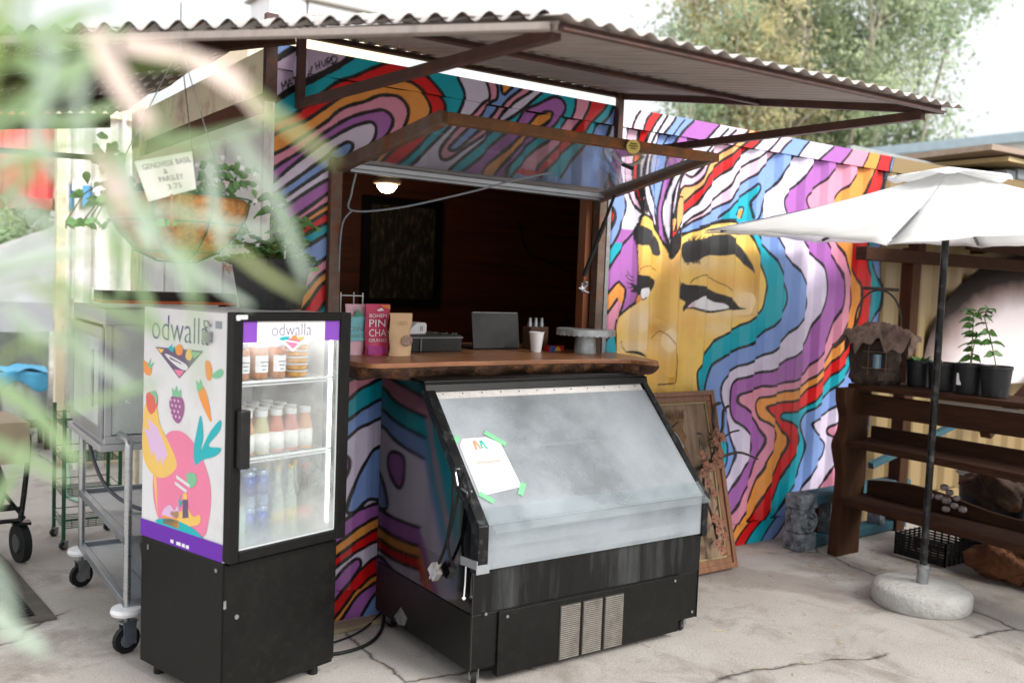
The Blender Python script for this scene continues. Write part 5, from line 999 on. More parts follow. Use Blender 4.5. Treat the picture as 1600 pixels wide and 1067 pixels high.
def b1(g,w,h,d):
    g.c=0; fx(g,[(-w*.45,h*.28),(w*.45,h*.28),(w*.45,h*.72),(0,h*.80),(-w*.45,h*.72)],-d*.48); g.c=1; fx(g,[(-w*.2,h*.74),(w*.25,h*.76),(0,h*.92)],-d*.49); 
    g.c=2; textpoly('CINNA',w*.8,h*.10,(-w*.4,-d*.50,h*.46),(1,0,0),(0,0,1),g); textpoly('GRANOLA',w*.8,h*.07,(-w*.4,-d*.50,h*.34),(1,0,0),(0,0,1),g)
def b2(g,w,h,d):
    y=-d*.5; g.c=0; textpoly('BOHEM',w*.70,h*.07,(-w*.44,y,h*.74),(1,0,0),(0,0,1),g); textpoly('PIN',w*.66,h*.14,(-w*.44,y,h*.56),(1,0,0),(0,0,1),g); textpoly('CHA',w*.70,h*.14,(-w*.44,y,h*.37),(1,0,0),(0,0,1),g); textpoly('GRANO',w*.72,h*.07,(-w*.44,y,h*.26),(1,0,0),(0,0,1),g)
    g.c=1; fx(g,[(-w*.46,.004),(w*.2,.004),(w*.3,h*.14),(0,h*.17),(-w*.46,h*.2)],-d*.52); g.c=2; fx(g,[(w*.05,h*.98),(w*.48,h*.98),(w*.48,h*.90),(w*.2,h*.93)],-.012); g.c=0; fx(g,[(-w*.1,h*.88),(w*.1,h*.93),(w*.2,h*.88),(w*.0,h*.86)],-.016)
def b3(g,w,h,d):
    g.c=0; fx(g,[(.02+.031*math.cos(a),h*.36+.026*math.sin(a)) for a in [float(_q) for _q in np.linspace(0,6.28,22)][:-1]],-d*.50)
    g.c=1; 
    for k in range(4): fx(g,[(-.02+k*.012,h*.78),(-.012+k*.012,h*.78),(-.012+k*.012,h*.80),(-.02+k*.012,h*.80)],-d*.36); fx(g,[(-.02+k*.012,h*.73),(-.012+k*.012,h*.73),(-.012+k*.012,h*.75),(-.02+k*.012,h*.75)],-d*.38)
pouch('granola_pouch','turquoise and pale pink granola pouch, leftmost on the counter by the hatch post',.425,.045,.115,.235,.05,[M('pale pink pouch','#e3b6c4',.4,var=.1,dirt='#a98ea0',dscale=18,damt=.4),M('turquoise print','#7cc6cf',.4,var=.15,scale=30),M('leaf green print','#4fa58a',.5),M('grey green print','#6f8a8c',.5)],b1)
pouch('granola_pouch','hot pink granola pouch with chunky white lettering, in the middle of the three',.525,.02,.135,.238,.055,[M('hot pink pouch','#d33f6c',.4,var=.08),M_card,M('magenta print','#b2408e',.5,var=.3,scale=40),M('orange print','#e8853a',.5)],b2)
pouch('kraft_pouch','plain brown kraft paper pouch with an oval window, rightmost of the three pouches',.615,-.045,.125,.200,.06,[M('kraft paper','#d9b58e',.7,var=.06,scale=12,bump=.25),M('nutty granola window','#8c6652',.25,var=.6,scale=70,coat=1),M('faint brown print','#c49e78',.6)],b3,.1)
cd_=thing('cash_drawer','black cash drawer box with a silver lip behind the kraft pouch','cash drawer',(.93,.25,ZC))
g=G(); g.box((.74,.12,ZC),(1.06,.46,ZC+.085)); g.build('box',M_plas,cd_,bevel=.004)
g=G(); g.box((.735,.115,ZC+.068),(1.065,.13,ZC+.076)); g.box((.815,.113,ZC+.004),(.823,.121,ZC+.066)); g.build('silver_lip',M('dark silver trim','#6a6c70',.3,.7),cd_,bevel=.001)
rd=thing('card_reader','white card reader with a square icon resting on the black cash drawer','card reader',(.83,.22,ZC+.086),.25)
g=G(); g.prism([(-.075,0),(.04,0),(.048,.012),(.048,.05),(.038,.058),(-.02,.058),(-.085,.012)],(0,-.05,0),(1,0,0),(0,0,1),(0,.085,0)); g.build('housing',M_card,rd,local=True,bevel=.005)
g=G(); 
for a in ((-.0,.018,.018,.020),(-.0,.038,.018,.040),(-.0,.018,.002,.040),(.016,.018,.018,.040),(.007,.026,.011,.032)): g.box((a[0],-.0512,a[1]),(a[2],-.0502,a[3]))
g.build('icon',M_ink,rd,local=True)
ky=thing('key_ring','small loose keys and coins lying on the black cash drawer','keys',(.98,.2,ZC+.086))
g=G(); 
for k in range(7): g.tube([(.92+k*.02,.16+.02*math.sin(k*2),ZC+.087),(.93+k*.02,.17+.02*math.sin(k*2),ZC+.090)],.006,8)
g.build('keys',M_zinc,ky)
lt=thing('laptop','open black laptop seen from behind its lid on the counter','laptop',(1.36,.3,ZC))
g=G(); g.prism([(0,0),(.30,0),(.302,.185),(.294,.192),(.008,.192),(0,.185)],(1.195,.22,ZC+.008),(1,0,0),(0,.16,.98),(0,.008,0)); g.build('lid',M_plas,lt,bevel=.002)
g=G(); g.box((1.195,.23,ZC),(1.497,.44,ZC+.015)); g.build('keyboard_base',M_plas,lt,bevel=.003)
g=G(); g.box((1.20,.248,ZC+.196),(1.49,.252,ZC+.199)); g.build('lid_edge',M_zinc,lt)
cu=thing('paper_cup','plain white paper cup on the walnut counter','cup',(1.485,.055,ZC))
g=G(); g.lathe([(.026,0),(.027,.004),(.0385,.100),(.041,.102),(.041,.106),(.038,.107),(.037,.102),(.025,.008),(0,.008)],(1.485,.055,ZC),28); g.build('cup_body',M_card,cu,smooth=2)
kb=thing('kraft_bag','brown kraft bag with silver capped shakers in it behind the paper cup','bag',(1.60,.22,ZC))
g=G(); g.box((1.545,.19,ZC),(1.665,.27,ZC+.125)); g.build('bag_body',M('kraft bag brown','#4a3221',.7,var=.15),kb,bevel=.003)
for x in (1.565,1.605,1.645):
    g=G(); g.lathe([(.013,0),(.014,.14),(.010,.155),(.011,.17),(0,.175)],(x,.23,ZC+.002),12); g.build('shaker',M_zinc,kb,smooth=2)
sb=thing('snack_box','little red yellow and blue printed snack box beside the cake stand','box',(1.64,.10,ZC))
g=G(); g.c=0; g.box((1.585,.07,ZC),(1.685,.12,ZC+.03)); g.c=1; g.prism([(0,0),(.05,0),(.03,.03),(.0,.03)],(1.59,.0695,ZC),(1,0,0),(0,0,1),(0,-.001,0)); g.c=2; g.prism([(.03,.004),(.075,.004),(.05,.03)],(1.59,.0685,ZC),(1,0,0),(0,0,1),(0,-.001,0)); g.build('box_body',[M('red card','#b8242a',.5),M('blue card','#2b55a0',.5),M('yellow card','#e2b52e',.5)],sb)
ck=thing('cake_stand','galvanised cake stand with a scalloped plate rim on the counter end','cake stand',(1.735,-.05,ZC))
g=G(); n=96; prof_=[(.0,.128),(.15,.128),(.157,.130),(.158,.100),(.155,.100),(.150,.124),(0,.122)]
vs=[];
for i,(r,z) in enumerate(prof_):
    for k in range(n):
        a=2*PI*k/n; zz=z-(.006*(abs(math.sin(a*16)))) if z<.115 and z<.11 else z; rr=r*(1+(.006*abs(math.sin(a*16)) if r>.152 else 0)); vs.append((1.735+rr*math.cos(a),-.05+rr*math.sin(a),ZC+zz))
g.add(vs,[(i*n+k,i*n+(k+1)%n,(i+1)*n+(k+1)%n,(i+1)*n+k) for i in range(len(prof_)-1) for k in range(n)]); g.build('plate',M('galvanised tin','#aeb3b6',.42,.6,var=.25,scale=34,bump=.15),ck,smooth=2)
g=G(); g.lathe([(.060,0),(.060,.004),(.047,.118),(.052,.124)],(1.735,-.05,ZC),32); g.build('pedestal',M('galvanised tin','#aeb3b6'),ck,smooth=2)
wr=thing('wire_stand','small chrome wire stand behind the pouches on the counter','wire rack',(.5,.2,ZC))
g=G()
for x in (.42,.535): g.tube([(x,.2,ZC),(x,.2,ZC+.285)],.0045,8); g.tube([(x,.30,ZC),(x,.30,ZC+.285)],.0045,8)
for z in (.27,.14): g.tube([(.42,.2,ZC+z),(.535,.2,ZC+z),(.535,.30,ZC+z),(.42,.30,ZC+z),(.42,.2,ZC+z)],.003,6)
g.build('frame',M_steel,wr)
# ---------------------------------------------------------------- hanging basket and plant sign
bk=thing('hanging_basket','coir lined hanging basket of trailing green plants with green wire ribs','hanging basket',(-.577,-.65,1.61))
bc=V((-.577,-.65,1.845)); RB=.235
g=G(); g.lathe([(.0,-.205),(.07,-.20),(.13,-.17),(.19,-.11),(.225,-.05),(RB,.0),(RB-.02,.012),(RB-.035,-.02),(0,-.03)],tuple(bc),40,wob=.02,seed=3); g.build('coir_liner',M_coir,bk,smooth=True)
g=G()
for k in range(8):
    a=k*PI/4+.2; g.tube([bc+V((math.cos(a)*r,math.sin(a)*r,z)) for r,z in ((.243,.01),(.234,-.05),(.20,-.112),(.137,-.176),(.07,-.207),(0,-.212))],.0028,5)
for r,z in ((.243,.01),(.222,-.08),(.14,-.176)): g.tube([bc+V((r*math.cos(a),r*math.sin(a),z)) for a in [float(_q) for _q in np.linspace(0,2*PI,30)]],.0028,5)
g.build('wire_frame',M_grn,bk)
g=G(); 
for k in range(3):
    a=k*2*PI/3+.5; g.tube([bc+V((.24*math.cos(a),.24*math.sin(a),.01)),bc+V((0,0,.52))],.002,5)
g.tube([bc+V((0,0,.5)),bc+V((0,0,.66))],.003,5); g.build('hanger_chain',M_zinc,bk)
g=G(); gs=G(); rn=random.Random(9)
for k in range(20):
    a=rn.uniform(0,6.28); L_=rn.uniform(.1,.24); p0=bc+V((rn.uniform(-.15,.15),rn.uniform(-.15,.15),0)); pts=[p0+V((math.cos(a)*L_*t,math.sin(a)*L_*t,.20*t-.30*t*t+(rn.random()*.02))) for t in (0,.25,.5,.75,1)]
    gs.tube(pts,.0025,5)
    for p in pts[1:]:
        for q in range(3): b_=rn.uniform(0,6.28); g.leaf(p,(math.cos(b_),math.sin(b_),rn.uniform(-.4,.5)),(rn.uniform(-1,1),-1,.3),rn.uniform(.03,.045),.028,.3,4,.15)
for k in range(60):
    p=V((-.40,-.62,1.93))+V((rn.gauss(0,.045),rn.gauss(0,.05),rn.gauss(0,.035))); b_=rn.uniform(0,6.28); g.leaf(p,(math.cos(b_),.1*math.sin(b_),math.sin(b_)),(rn.uniform(-.5,.5),-1,.3),.028,.026,.2,4,.15)
for k in range(26):
    p=V((-.72,-.32,2.02))+V((rn.gauss(0,.04),rn.gauss(0,.04),rn.gauss(0,.035))); b_=rn.uniform(0,6.28); g.leaf(p,(math.cos(b_),.1*math.sin(b_),math.sin(b_)),(rn.uniform(-.5,.5),-1,.3),.034,.030,.3,4,.15)
gs.build('stems',M_stem,bk)
g.c=1
for k in range(26):
    p=V((-.40,-.64,1.93))+V((rn.gauss(0,.055),rn.gauss(0,.04),rn.gauss(0,.04)))
    for q in range(5): b_=q*1.257; g.leaf(p,(math.cos(b_),-.3,math.sin(b_)),(0,-1,0),.011,.009,0,2)
g.build('foliage',[M('basket greenery','#6f9a5c',.5,var=.4,scale=14),M_card],bk)
sg=thing('plant_sign','hand lettered off white herb card stuck in the hanging basket','sign',(-.63,-.72,1.84))
sA,sB,sD=V((-.77,-.873,1.937)),V((-.624,-.973,1.975)),V((-.735,-.907,1.816)); ex=(sB-sA); ey=(sA-sD); nn=ex.cross(ey).normalized()
g=G(); g.prism([(0,0),(.85,.10),(1,1),(0,1)],sD,ex,ey,nn*.001); g.build('card',M('off white sign card','#cfcfc4',.6,var=.03),sg)
g=G()
for tx,x,y,w_,h_ in (('GENOVESE BASIL',.10,.76,.84,.13),('&',.42,.58,.07,.12),('PARSLEY',.30,.40,.42,.13),('3.75',.40,.20,.24,.12)): textpoly(tx,w_,h_,sD+ex*x+ey*y+nn*.0016,ex,ey,g)
g.build('lettering',M('pencil grey','#6f7270',.7),sg)
g=G(); g.tube([sD+ex*.4+V((0,0,.01)),sD+ex*.4+V((0,0,-.09))],.004,5); g.build('stake',M_wood,sg)
# ---------------------------------------------------------------- ledge, warming cabinet, cart (left yard)
ld=thing('serving_ledge','dark serving ledge with a thin orange edge behind the drinks fridge','ledge',(-.25,.5,1.44))
g=G(); g.box((-.60,.42,1.468),(-.02,.60,1.505)); g.build('board',M('dark ledge','#2a211c',.5,var=.3),ld)
g=G(); g.box((-.60,.415,1.452),(-.02,.60,1.466)); g.build('orange_edge',M('orange edge','#d2673a',.5),ld)
g=G(); g.beam((-.05,.5,1.45),(-.0,.5,1.2),.03,.03,(0,1,0)); g.build('support',M_dark,ld)
wc=thing('warming_cabinet','grey steel warming cabinet with glass doors standing on the steel cart','cabinet',(-.35,.70,.84))
c0,c1=(-.605,.33,.845),(-.09,1.05,1.43)
g=G(); g.box((c0[0],c0[1],c1[2]-.07),c1); g.box(c0,(c1[0],c1[1],c0[2]+.035)); g.box((c1[0]-.02,c0[1],c0[2]+.035),(c1[0],c1[1],c1[2]-.07)); g.box((c0[0],c1[1]-.02,c0[2]+.035),(c1[0]-.02,c1[1],c1[2]-.07))
for x,y in ((c0[0],c0[1]),(c1[0]-.045,c0[1]),(c0[0],c1[1]-.06)): g.box((x,y,c0[2]+.035),(x+.03,y+.045,c1[2]-.07))
g.box((c0[0]-.02,c0[1]-.01,c0[2]-.03),(c1[0]+.01,c1[1]+.02,c0[2])); g.build('housing',M('grey cabinet steel','#b4b6b8',.4,.4,var=.06),wc,bevel=.003)
g=G(); x=c0[0]-.012
for a,b in (((c0[1]+.01,c0[2]+.02),(c0[1]+.07,c1[2]-.08)),((c1[1]-.07,c0[2]+.02),(c1[1]-.01,c1[2]-.08)),((c0[1]+.07,c0[2]+.02),(c1[1]-.07,c0[2]+.07)),((c0[1]+.07,c1[2]-.13),(c1[1]-.07,c1[2]-.08))): g.box((x,a[0],a[1]),(x+.011,b[0],b[1]))
g.tube([(x-.02,c0[1]+.09,1.0),(x-.02,c0[1]+.09,1.25)],.007,8); g.build('side_door',M_alu,wc,bevel=.002)
MG_cab=glass('cabinet glass','#e6ece8',(.6,.85),rough=.06,tr=.15)
g=G(); g.box((x+.004,c0[1]+.07,c0[2]+.07),(x+.007,c1[1]-.07,c1[2]-.13)); g.box((c0[0]+.03,c0[1]+.01,c0[2]+.04),(c1[0]-.045,c0[1]+.014,c1[2]-.07)); g.build('glass_panel',MG_cab,wc)
for z in (1.0,1.15,1.28):
    g=G(); g.box((c0[0]+.02,c0[1]+.05,z),(c1[0]-.03,c1[1]-.03,z+.004))
    for k in range(20): y=c0[1]+.05+k*.032; g.tube([(c0[0]+.03,y,z+.012),(c1[0]-.03,y,z+.012)],.002,4)
    g.build('rack_shelf',M_steel,wc)
g=G(); textpoly('K',.022,.022,(-.52,.325,1.02),(1,0,0),(0,0,1),g); g.build('letter_decal',M_card,wc)
sc=thing('steel_cart','stainless steel cart with two tray shelves and round bumpers on casters','cart',(-.33,.6,0))
for x in (-.555,-.10):
    for y in (.10,1.07):
        g=G(); top=.88 if y<.5 else .845; pts=[(x,y,.17),(x,y,top)]
        if y<.5: pts=[(x,y,.17),(x,y,.80),(x+.003,y+.01,.86),(x+.01,y+.05,.885),(x+.012,y+.22,.885)]
        g.tube(smoothp(pts,4,False) if y<.5 else pts,.0165,12); g.build('post',M_steel,sc,smooth=2)
        g=G(); g.lathe([(.018,0),(.062,.004),(.066,.016),(.060,.030),(.018,.034)],(x,y,.165),28); g.build('bumper',M_wht,sc,smooth=2)
        caster((x,y,0),sc,.058,(1,.35,0),.17)
for z in (.475,.205):
    g=G(); g.box((-.57,.10,z),(-.08,1.07,z+.004))
    for a,b in (((-.57,.09,z-.012),(-.545,1.08,z+.022)),((-.10,.09,z-.012),(-.075,1.08,z+.022)),((-.57,.09,z-.012),(-.08,.115,z+.022)),((-.57,1.055,z-.012),(-.08,1.08,z+.022))): g.box(a,b)
    g.box((-.53,.15,z+.003),(-.12,1.02,z+.006)); g.build('tray_shelf',M_alu,sc,bevel=.004)
bb=thing('steel_pan','dull steel pan with a small wheel stored on the lower cart shelf','pan',(-.33,.45,.215))
g=G(); g.prism([(-.10,0),(.10,0),(.13,.20),(-.13,.20)],(-.33,.33,.214),(1,0,0),(0,0,1),(0,.25,0)); g.build('pan_body',M('dull tin','#7d8082',.5,.5,var=.3,scale=12),bb,bevel=.004)
g=G(); g.tube([(-.40,.30,.235),(-.36,.30,.235)],.018,12); g.tube([(-.43,.30,.235),(-.415,.30,.235)],.018,12); g.build('wheel',M_rub,bb)
hs=thing('drain_hose','grey hose curling from the warming cabinet down to the cart shelf','hose',(-.45,.7,.5))
g=G(); g.tube(cable([(-.54,.98,.83),(-.54,.92,.70),(-.50,.75,.56),(-.40,.55,.495),(-.25,.45,.495),(-.1,.42,.5)],.01),.009,8); g.build('hose',M('grey hose','#4c4e52',.6),hs,smooth=True)
wk=thing('wire_rack','dark green coated wire rack on small casters behind the steel cart','wire rack',(-.33,1.9,0))
for x in (-.52,-.22):
    for y in (1.78,2.10):
        g=G(); g.tube([(x,y,.05),(x,y,.80)],.011,8); g.build('post',M_grn,wk); caster((x,y,0),wk,.022,(1,.4,0))
for z in (.12,.30,.50,.70):
    g=G()
    for k in range(9): y=1.78+k*.04; g.tube([(-.52,y,z),(-.22,y,z)],.0025,4)
    for zz in (0,.045):
        g.tube([(-.52,1.78,z+zz),(-.22,1.78,z+zz),(-.22,2.1,z+zz),(-.52,2.1,z+zz),(-.52,1.78,z+zz)],.003,5)
    for k in range(8): x=-.52+k*.043; g.tube([(x,1.78,z),(x,1.78,z+.045)],.002,4)
    g.build('basket_shelf',M_grn,wk)
br=thing('hand_brush','small blue bristled brush standing on the concrete by the black fridge base','brush',(-.46,-.02,0))
g=G(); rn=random.Random(2)
for k in range(260):
    x,y=rn.uniform(-.018,.018),rn.uniform(-.05,.05); g.tube([(-.462+x*.8,-.02+y*.7,.055),(-.462+x*1.6+rn.uniform(-.004,.004),-.02+y*.95,.003)],.0013,3,False)
g.build('bristles',M('blue bristles','#1f5fae',.5,var=.2),br)
g=G(); g.box((-.48,-.06,.052),(-.444,.02,.068)); g.tube([(-.46,.0,.066),(-.43,.09,.16)],.01,8); g.build('brush_head',M('blue brush plastic','#234f88',.5),br,bevel=.004)
mt=thing('rubber_mat','black rubber floor mat full of holes lying on the concrete','mat',(-1.2,1.1,0))
mo=V((-.735,.635,.0)); m1=V((-.835,1.86,0))-mo; m1.normalize(); m2=V((-m1.y,m1.x,0)); 
if m2.x>0: m2=-m2
g=G()
def mp_(a,b,z): return mo+m1*a+m2*b+V((0,0,z))
for a0,a1,b0,b1 in ((0,.07,0,.95),(1.40,1.47,0,.95),(.07,1.40,0,.07),(.07,1.40,.88,.95)):
    g.add([mp_(a,b,z) for z in (.002,.013) for a,b in ((a0,b0),(a1,b0),(a1,b1),(a0,b1))],[(0,1,2,3),(4,5,6,7),(0,1,5,4),(1,2,6,5),(2,3,7,6),(3,0,4,7)])
g.build('border',M('grey black rubber','#4d4842',.75,var=.2,dirt='#6a625a',dscale=8,damt=.4),mt)
g=G()
for k in range(34): a=.07+1.33*k/33; g.beam(mp_(a,.07,.007),mp_(a,.88,.007),.012,.011)
for k in range(24): b=.07+.81*k/23; g.beam(mp_(.07,b,.0065),mp_(1.40,b,.0065),.011,.010)
g.build('lattice',M_rub,mt)
wg=thing('hand_truck','black steel cart with a thick black tyre carrying a black sack','hand cart',(-1.1,1.8,0))
for y in (1.62,):
    g=G(); g.tube([(-.775,y+.02,.105),(-.735,y+.03,.105)],.105,24); w_=g.build('wheel',M_rub,wg,smooth=2); g=G(); g.tube([(-.782,y+.02,.105),(-.728,y+.03,.105)],.05,16); g.build('hub',M('wheel hub','#55585a',.5,.4),w_)
g=G(); g.tube([(-1.5,1.6,.235),(-.76,1.62,.235)],.012,8); g.tube([(-1.5,1.95,.235),(-.76,1.97,.235)],.012,8); g.tube([(-1.5,1.6,.30),(-.74,1.62,.30)],.010,8)
g.tube(cable([(-.76,1.62,.23),(-.74,1.62,.4),(-.72,1.62,.66),(-.745,1.62,.70),(-.80,1.62,.70)],.01),.014,8); g.tube([(-.74,1.62,.24),(-.90,1.62,.48)],.010,8); g.box((-.80,1.59,.21),(-.71,1.66,.225)); g.build('frame',M_trim,wg)
g=G(); g.lathe([(.17,0),(.24,.06),(.25,.16),(.22,.26),(.2,.28)],(-1.05,1.78,.25),20,wob=.03); g.build('sack',M_plas,wg,smooth=True)
bxx=thing('carton','pale cardboard carton resting on the black sack of the cart','carton',(-1.05,1.8,.53))
g=G(); g.ob((-1.03,1.78,.66),(.28,.03,0),(-.03,.22,0),(0,0,.11)); g.build('box_body',M('pale carton','#b9aa8e',.7,var=.06),bxx,bevel=.004)
# ---------------------------------------------------------------- white container, red container, tent, pot behind
wh=thing('storage_container','tall white corrugated shipping container with rust stains behind the yard','shipping container',(1.1,5,0))
def c2(x): s=(x/.20)%1; return .03*(1 if s<.3 else (1-(s-.3)/.2 if s<.5 else (0 if s<.8 else (s-.8)/.2)))
g=G(); g.grid(lambda u,v:(-.14+2.6*u,4.25-c2(u*2.6),2.9*v),130,1); g.prism([(-.14,4.27),(2.46,4.27),(3.0,8),(.50,8)],(0,0,0),(1,0,0),(0,1,0),(0,0,2.9)); g.build('wall',M_whc,wh)
g=G(); g.box((-.19,4.19,0),(-.12,4.28,2.92)); g.box((-.19,4.18,2.80),(2.5,4.28,2.93)); g.box((-.19,4.18,0),(2.5,4.28,.12)); g.build('corner_post',M_beige,wh,bevel=.005)
for x in (-.05,.10,.30):
    g=G(); g.tube([(x,4.17,.1),(x,4.17,2.85)],.016,8)
    for z in (.5,1.35,2.2): g.box((x-.03,4.165,z),(x+.03,4.20,z+.09))
    g.build('locking_bar',M_whc,wh)
g=G(); g.box((-.09,4.205,2.05),(-.06,4.21,2.25)); g.box((.0,4.205,2.09),(.07,4.21,2.25)); g.build('blue_sticker',M('blue sticker','#5b9fd0',.5),wh)
rc=thing('red_container','faded red shipping container stacked high behind the white one','shipping container',(-1,10,2.3))
def c3(x): s=(x/.25)%1; return .03 if s<.4 else 0
g=G(); g.grid(lambda u,v:(-5+5.58*u,9-c3(u*5.6),2.30+1.45*v),150,1); g.box((-5,9.02,2.3),(.58,11.4,3.75)); g.build('wall',M_redc,rc)
g=G(); g.box((-5,8.94,2.28),(.60,9.03,2.42)); g.box((.52,8.94,2.28),(.60,9.03,3.75)); g.build('bottom_rail',M('dull red rail','#a7605a',.6,dirt='#c9b9a9',dscale=5,damt=.5),rc)
lc=thing('grey_container','pale grey lower container under the faded red one','shipping container',(-1,10,0))
g=G(); g.grid(lambda u,v:(-5+5.5*u,9.06-c3(u*5.6),2.27*v),150,1); g.box((-5,9.08,0),(.5,11.4,2.27)); g.build('wall',M('pale grey green wall','#b9c2bb',.6,var=.1),lc)
tn=thing('canopy_tent','white pitched canopy tent with white legs in the back yard','tent',(.3,7,0))
g=G(); ap2=V((.9,7.3,2.30)); cs=[V((-1.4,5.9,1.25)),V((1.6,5.9,1.25)),V((1.8,8.6,1.25)),V((-1.4,8.6,1.25))]
for i in range(4): g.add([cs[i],cs[(i+1)%4],ap2],[(0,1,2)])
for i in range(4): a,b=cs[i],cs[(i+1)%4]; g.add([a,b,b-V((0,0,.28)),a-V((0,0,.28))],[(0,1,2,3)])
g.build('cover',cloth('white tent cloth','#e9eaec',.3),tn)
g=G()
for c in cs: g.tube([c,(c.x,c.y,0)],.03,8)
g.build('leg',M_wht,tn)
po=thing('stock_pot','large dented stainless stock pot on a dark stand wrapped with blue plastic','pot',(-.27,5.2,.2))
g=G(); g.lathe([(.17,0),(.18,.01),(.18,.40),(.19,.41)],(-.27,5.2,.26),28); g.tube([(-.34,5.0,.60),(-.34,4.98,.58),(-.24,4.98,.58),(-.24,5.0,.60)],.008,6); g.build('pot_body',M_steel,po,smooth=2)
g=G(); g.box((-.45,5.0,.20),(-.09,5.4,.25)); 
for x,y in ((-.43,5.02),(-.12,5.02),(-.43,5.38),(-.12,5.38)): g.box((x-.02,y-.02,0),(x+.02,y+.02,.2))
g.build('stand',M_dark,po)
g=G(); g.grid(lambda u,v:(-.62+.50*u,4.97+.03*math.sin(u*14)-.0*v,.70-.13*v*(1+.3*math.sin(u*9))-.05*abs(u-.5)),20,4,thick=(0,.005,0)); g.grid(lambda u,v:(-.62+.5*u,4.97+.45*v,.70+.02*math.sin(u*11+v*7)),16,8); g.build('plastic_wrap',M('blue plastic sheet','#58b6de',.35,var=.15),po,smooth=True)
for i,(x,y,s) in enumerate(((-.03,4.05,.28),(.12,4.08,.22))):
    pp=thing('white_pipe',('short fat white pipe stub at the foot of the white container','thinner white pipe stub right of the fat one')[i],'pipe',(x,y,0)); g=G(); g.tube([(x,y,0),(x,y,s*1.3)],.05-.014*i,14); g.build('pipe',M_wht,pp,smooth=2)
gh=thing('garden_hose','pale green garden hose lying on the concrete by the white container','hose',(-.2,3.6,0))
g=G(); g.tube(cable([(-.1,4.05,.35),(-.14,3.9,.05),(-.2,3.5,.012),(-.28,3.1,.012),(-.2,2.8,.012),(-.05,2.7,.012)],.01),.011,7); g.build('hose',M('pale green hose','#8fb3a0',.5),gh,smooth=True)
def shrub(name,label,cat,c,rad,n,ls,mat,seed,group=None,kind=None):
    rr=np.random.RandomState(seed); N=n; d=rr.normal(size=(N,3)); d/=np.linalg.norm(d,axis=1)[:,None]; r=rr.uniform(.5,1.05,N)[:,None]; P=np.array(c)+d*r*np.array(rad)
    o=leafcloud(name,P,ls,mat,rr); tag(o,label,cat,group,kind); return o
def leafcloud(name,P,ls,mat,rr,parent=None,droop=.0,asp=.35):
    n=len(P); d=rr.normal(size=(n,3)); d[:,2]-=droop; d/=np.linalg.norm(d,axis=1)[:,None]; u=rr.normal(size=(n,3)); s=np.cross(d,u); s/=np.linalg.norm(s,axis=1)[:,None]; L=(ls*rr.uniform(.6,1.3,n))[:,None]
    a=P; b=P+d*L*.5+s*L*asp*.5; c=P+d*L; e=P+d*L*.5-s*L*asp*.5; co=np.stack([a,b,c,e],1).reshape(-1,3); me=bpy.data.meshes.new(name)
    me.vertices.add(4*n); me.vertices.foreach_set('co',co.ravel()); me.loops.add(4*n); me.loops.foreach_set('vertex_index',np.arange(4*n,dtype=np.int32)); me.polygons.add(n); me.polygons.foreach_set('loop_start',np.arange(0,4*n,4,dtype=np.int32))
    try: me.polygons.foreach_set('loop_total',np.full(n,4,dtype=np.int32))
    except Exception: pass
    me.update(calc_edges=True); me.materials.append(mat); o=bpy.data.objects.new(name,me); COL.objects.link(o)
    if parent: o.parent=parent; o.matrix_parent_inverse=wm(parent).inverted()
    return o
M_tl=[cloth('willow leaves','#b4c09f',.45,var=.6,scale=1.1),cloth('yellowing willow leaves','#c4bd98',.45,var=.55,scale=1.3),cloth('grey green willow leaves','#a6b799',.45,var=.55,scale=.9)]
shrub('hedge','dense green hedge beyond the white tent','hedge',(-1.3,8.5,1.85),(2.0,.35,.62),7000,.12,M_tl[2],3)
M_trunk=M('pale tree bark','#b0a699',.8,var=.25,scale=6,stretch=(3,3,.4),bump=.4)
def tree(label,base,top,rx,mat,seed,nleaf,lean=0):
    rr=np.random.RandomState(seed); rn=random.Random(seed); t=thing('willow_tree',label,'tree',base,0,'tall trees behind the container'); B=V(base); g=G(); H=top-base[2]
    tips=[]
    for k in range(7):
        a=rn.uniform(0,6.28); sp=rn.uniform(.25,.95)*rx; pts=[]
        for i in range(8):
            q=i/7; pts.append(B+V((math.cos(a)*sp*q**1.2+lean*q+.08*math.sin(q*7+k),math.sin(a)*sp*q**1.2+.08*math.cos(q*6+k),H*q*(.82+.16*rn.random()*.3+.1*(k%2)))))
        g.tube(pts,[.075*(1-.8*i/7) for i in range(8)],7); tips.append(pts)
        for i in range(2,8):
            b_=rn.uniform(0,6.28); e=pts[i]+V((math.cos(b_)*rx*.5,math.sin(b_)*rx*.5,rn.uniform(.2,.9))); g.tube([pts[i],pts[i].lerp(e,.5)+V((0,0,.1)),e],[.035,.022,.008],5); tips.append([pts[i],e])
    g.build('trunk',M_trunk,t,smooth=True)
    P=[]
    ncl=170
    for c in range(ncl):
        lim=tips[rn.randrange(len(tips))]; p=lim[rn.randrange(max(1,len(lim)//2),len(lim))] if len(lim)>2 else lim[1]
        q=p+V((rn.gauss(0,.3)*rx*.7,rn.gauss(0,.3)*rx*.7,rn.uniform(-.4,.5))); m=int(nleaf/ncl*rn.uniform(.3,1.7)); s=rn.uniform(.12,.34)
        X=rr.normal(size=(m,3))*np.array([s,s,s*1.5])+np.array(q)-np.array([0,0,.15])*1; P.append(X)
    P=np.concatenate(P); leafcloud('crown',P,.145,mat,rr,t,droop=.7,asp=.38)
    return t
tree('thin pale green tree with wide sky gaps, leftmost behind the canopy',(13.4,10.4,0),7.9,1.25,M_tl[2],11,11000)
tree('tree with golden brown tinged foliage standing second from the left',(14.5,9.9,0),8.2,1.2,M_tl[1],12,17000)
tree('broad dense green tree with pale stems rising over the middle of the wall',(15.9,9.3,0),10.4,1.7,M_tl[0],13,28000)
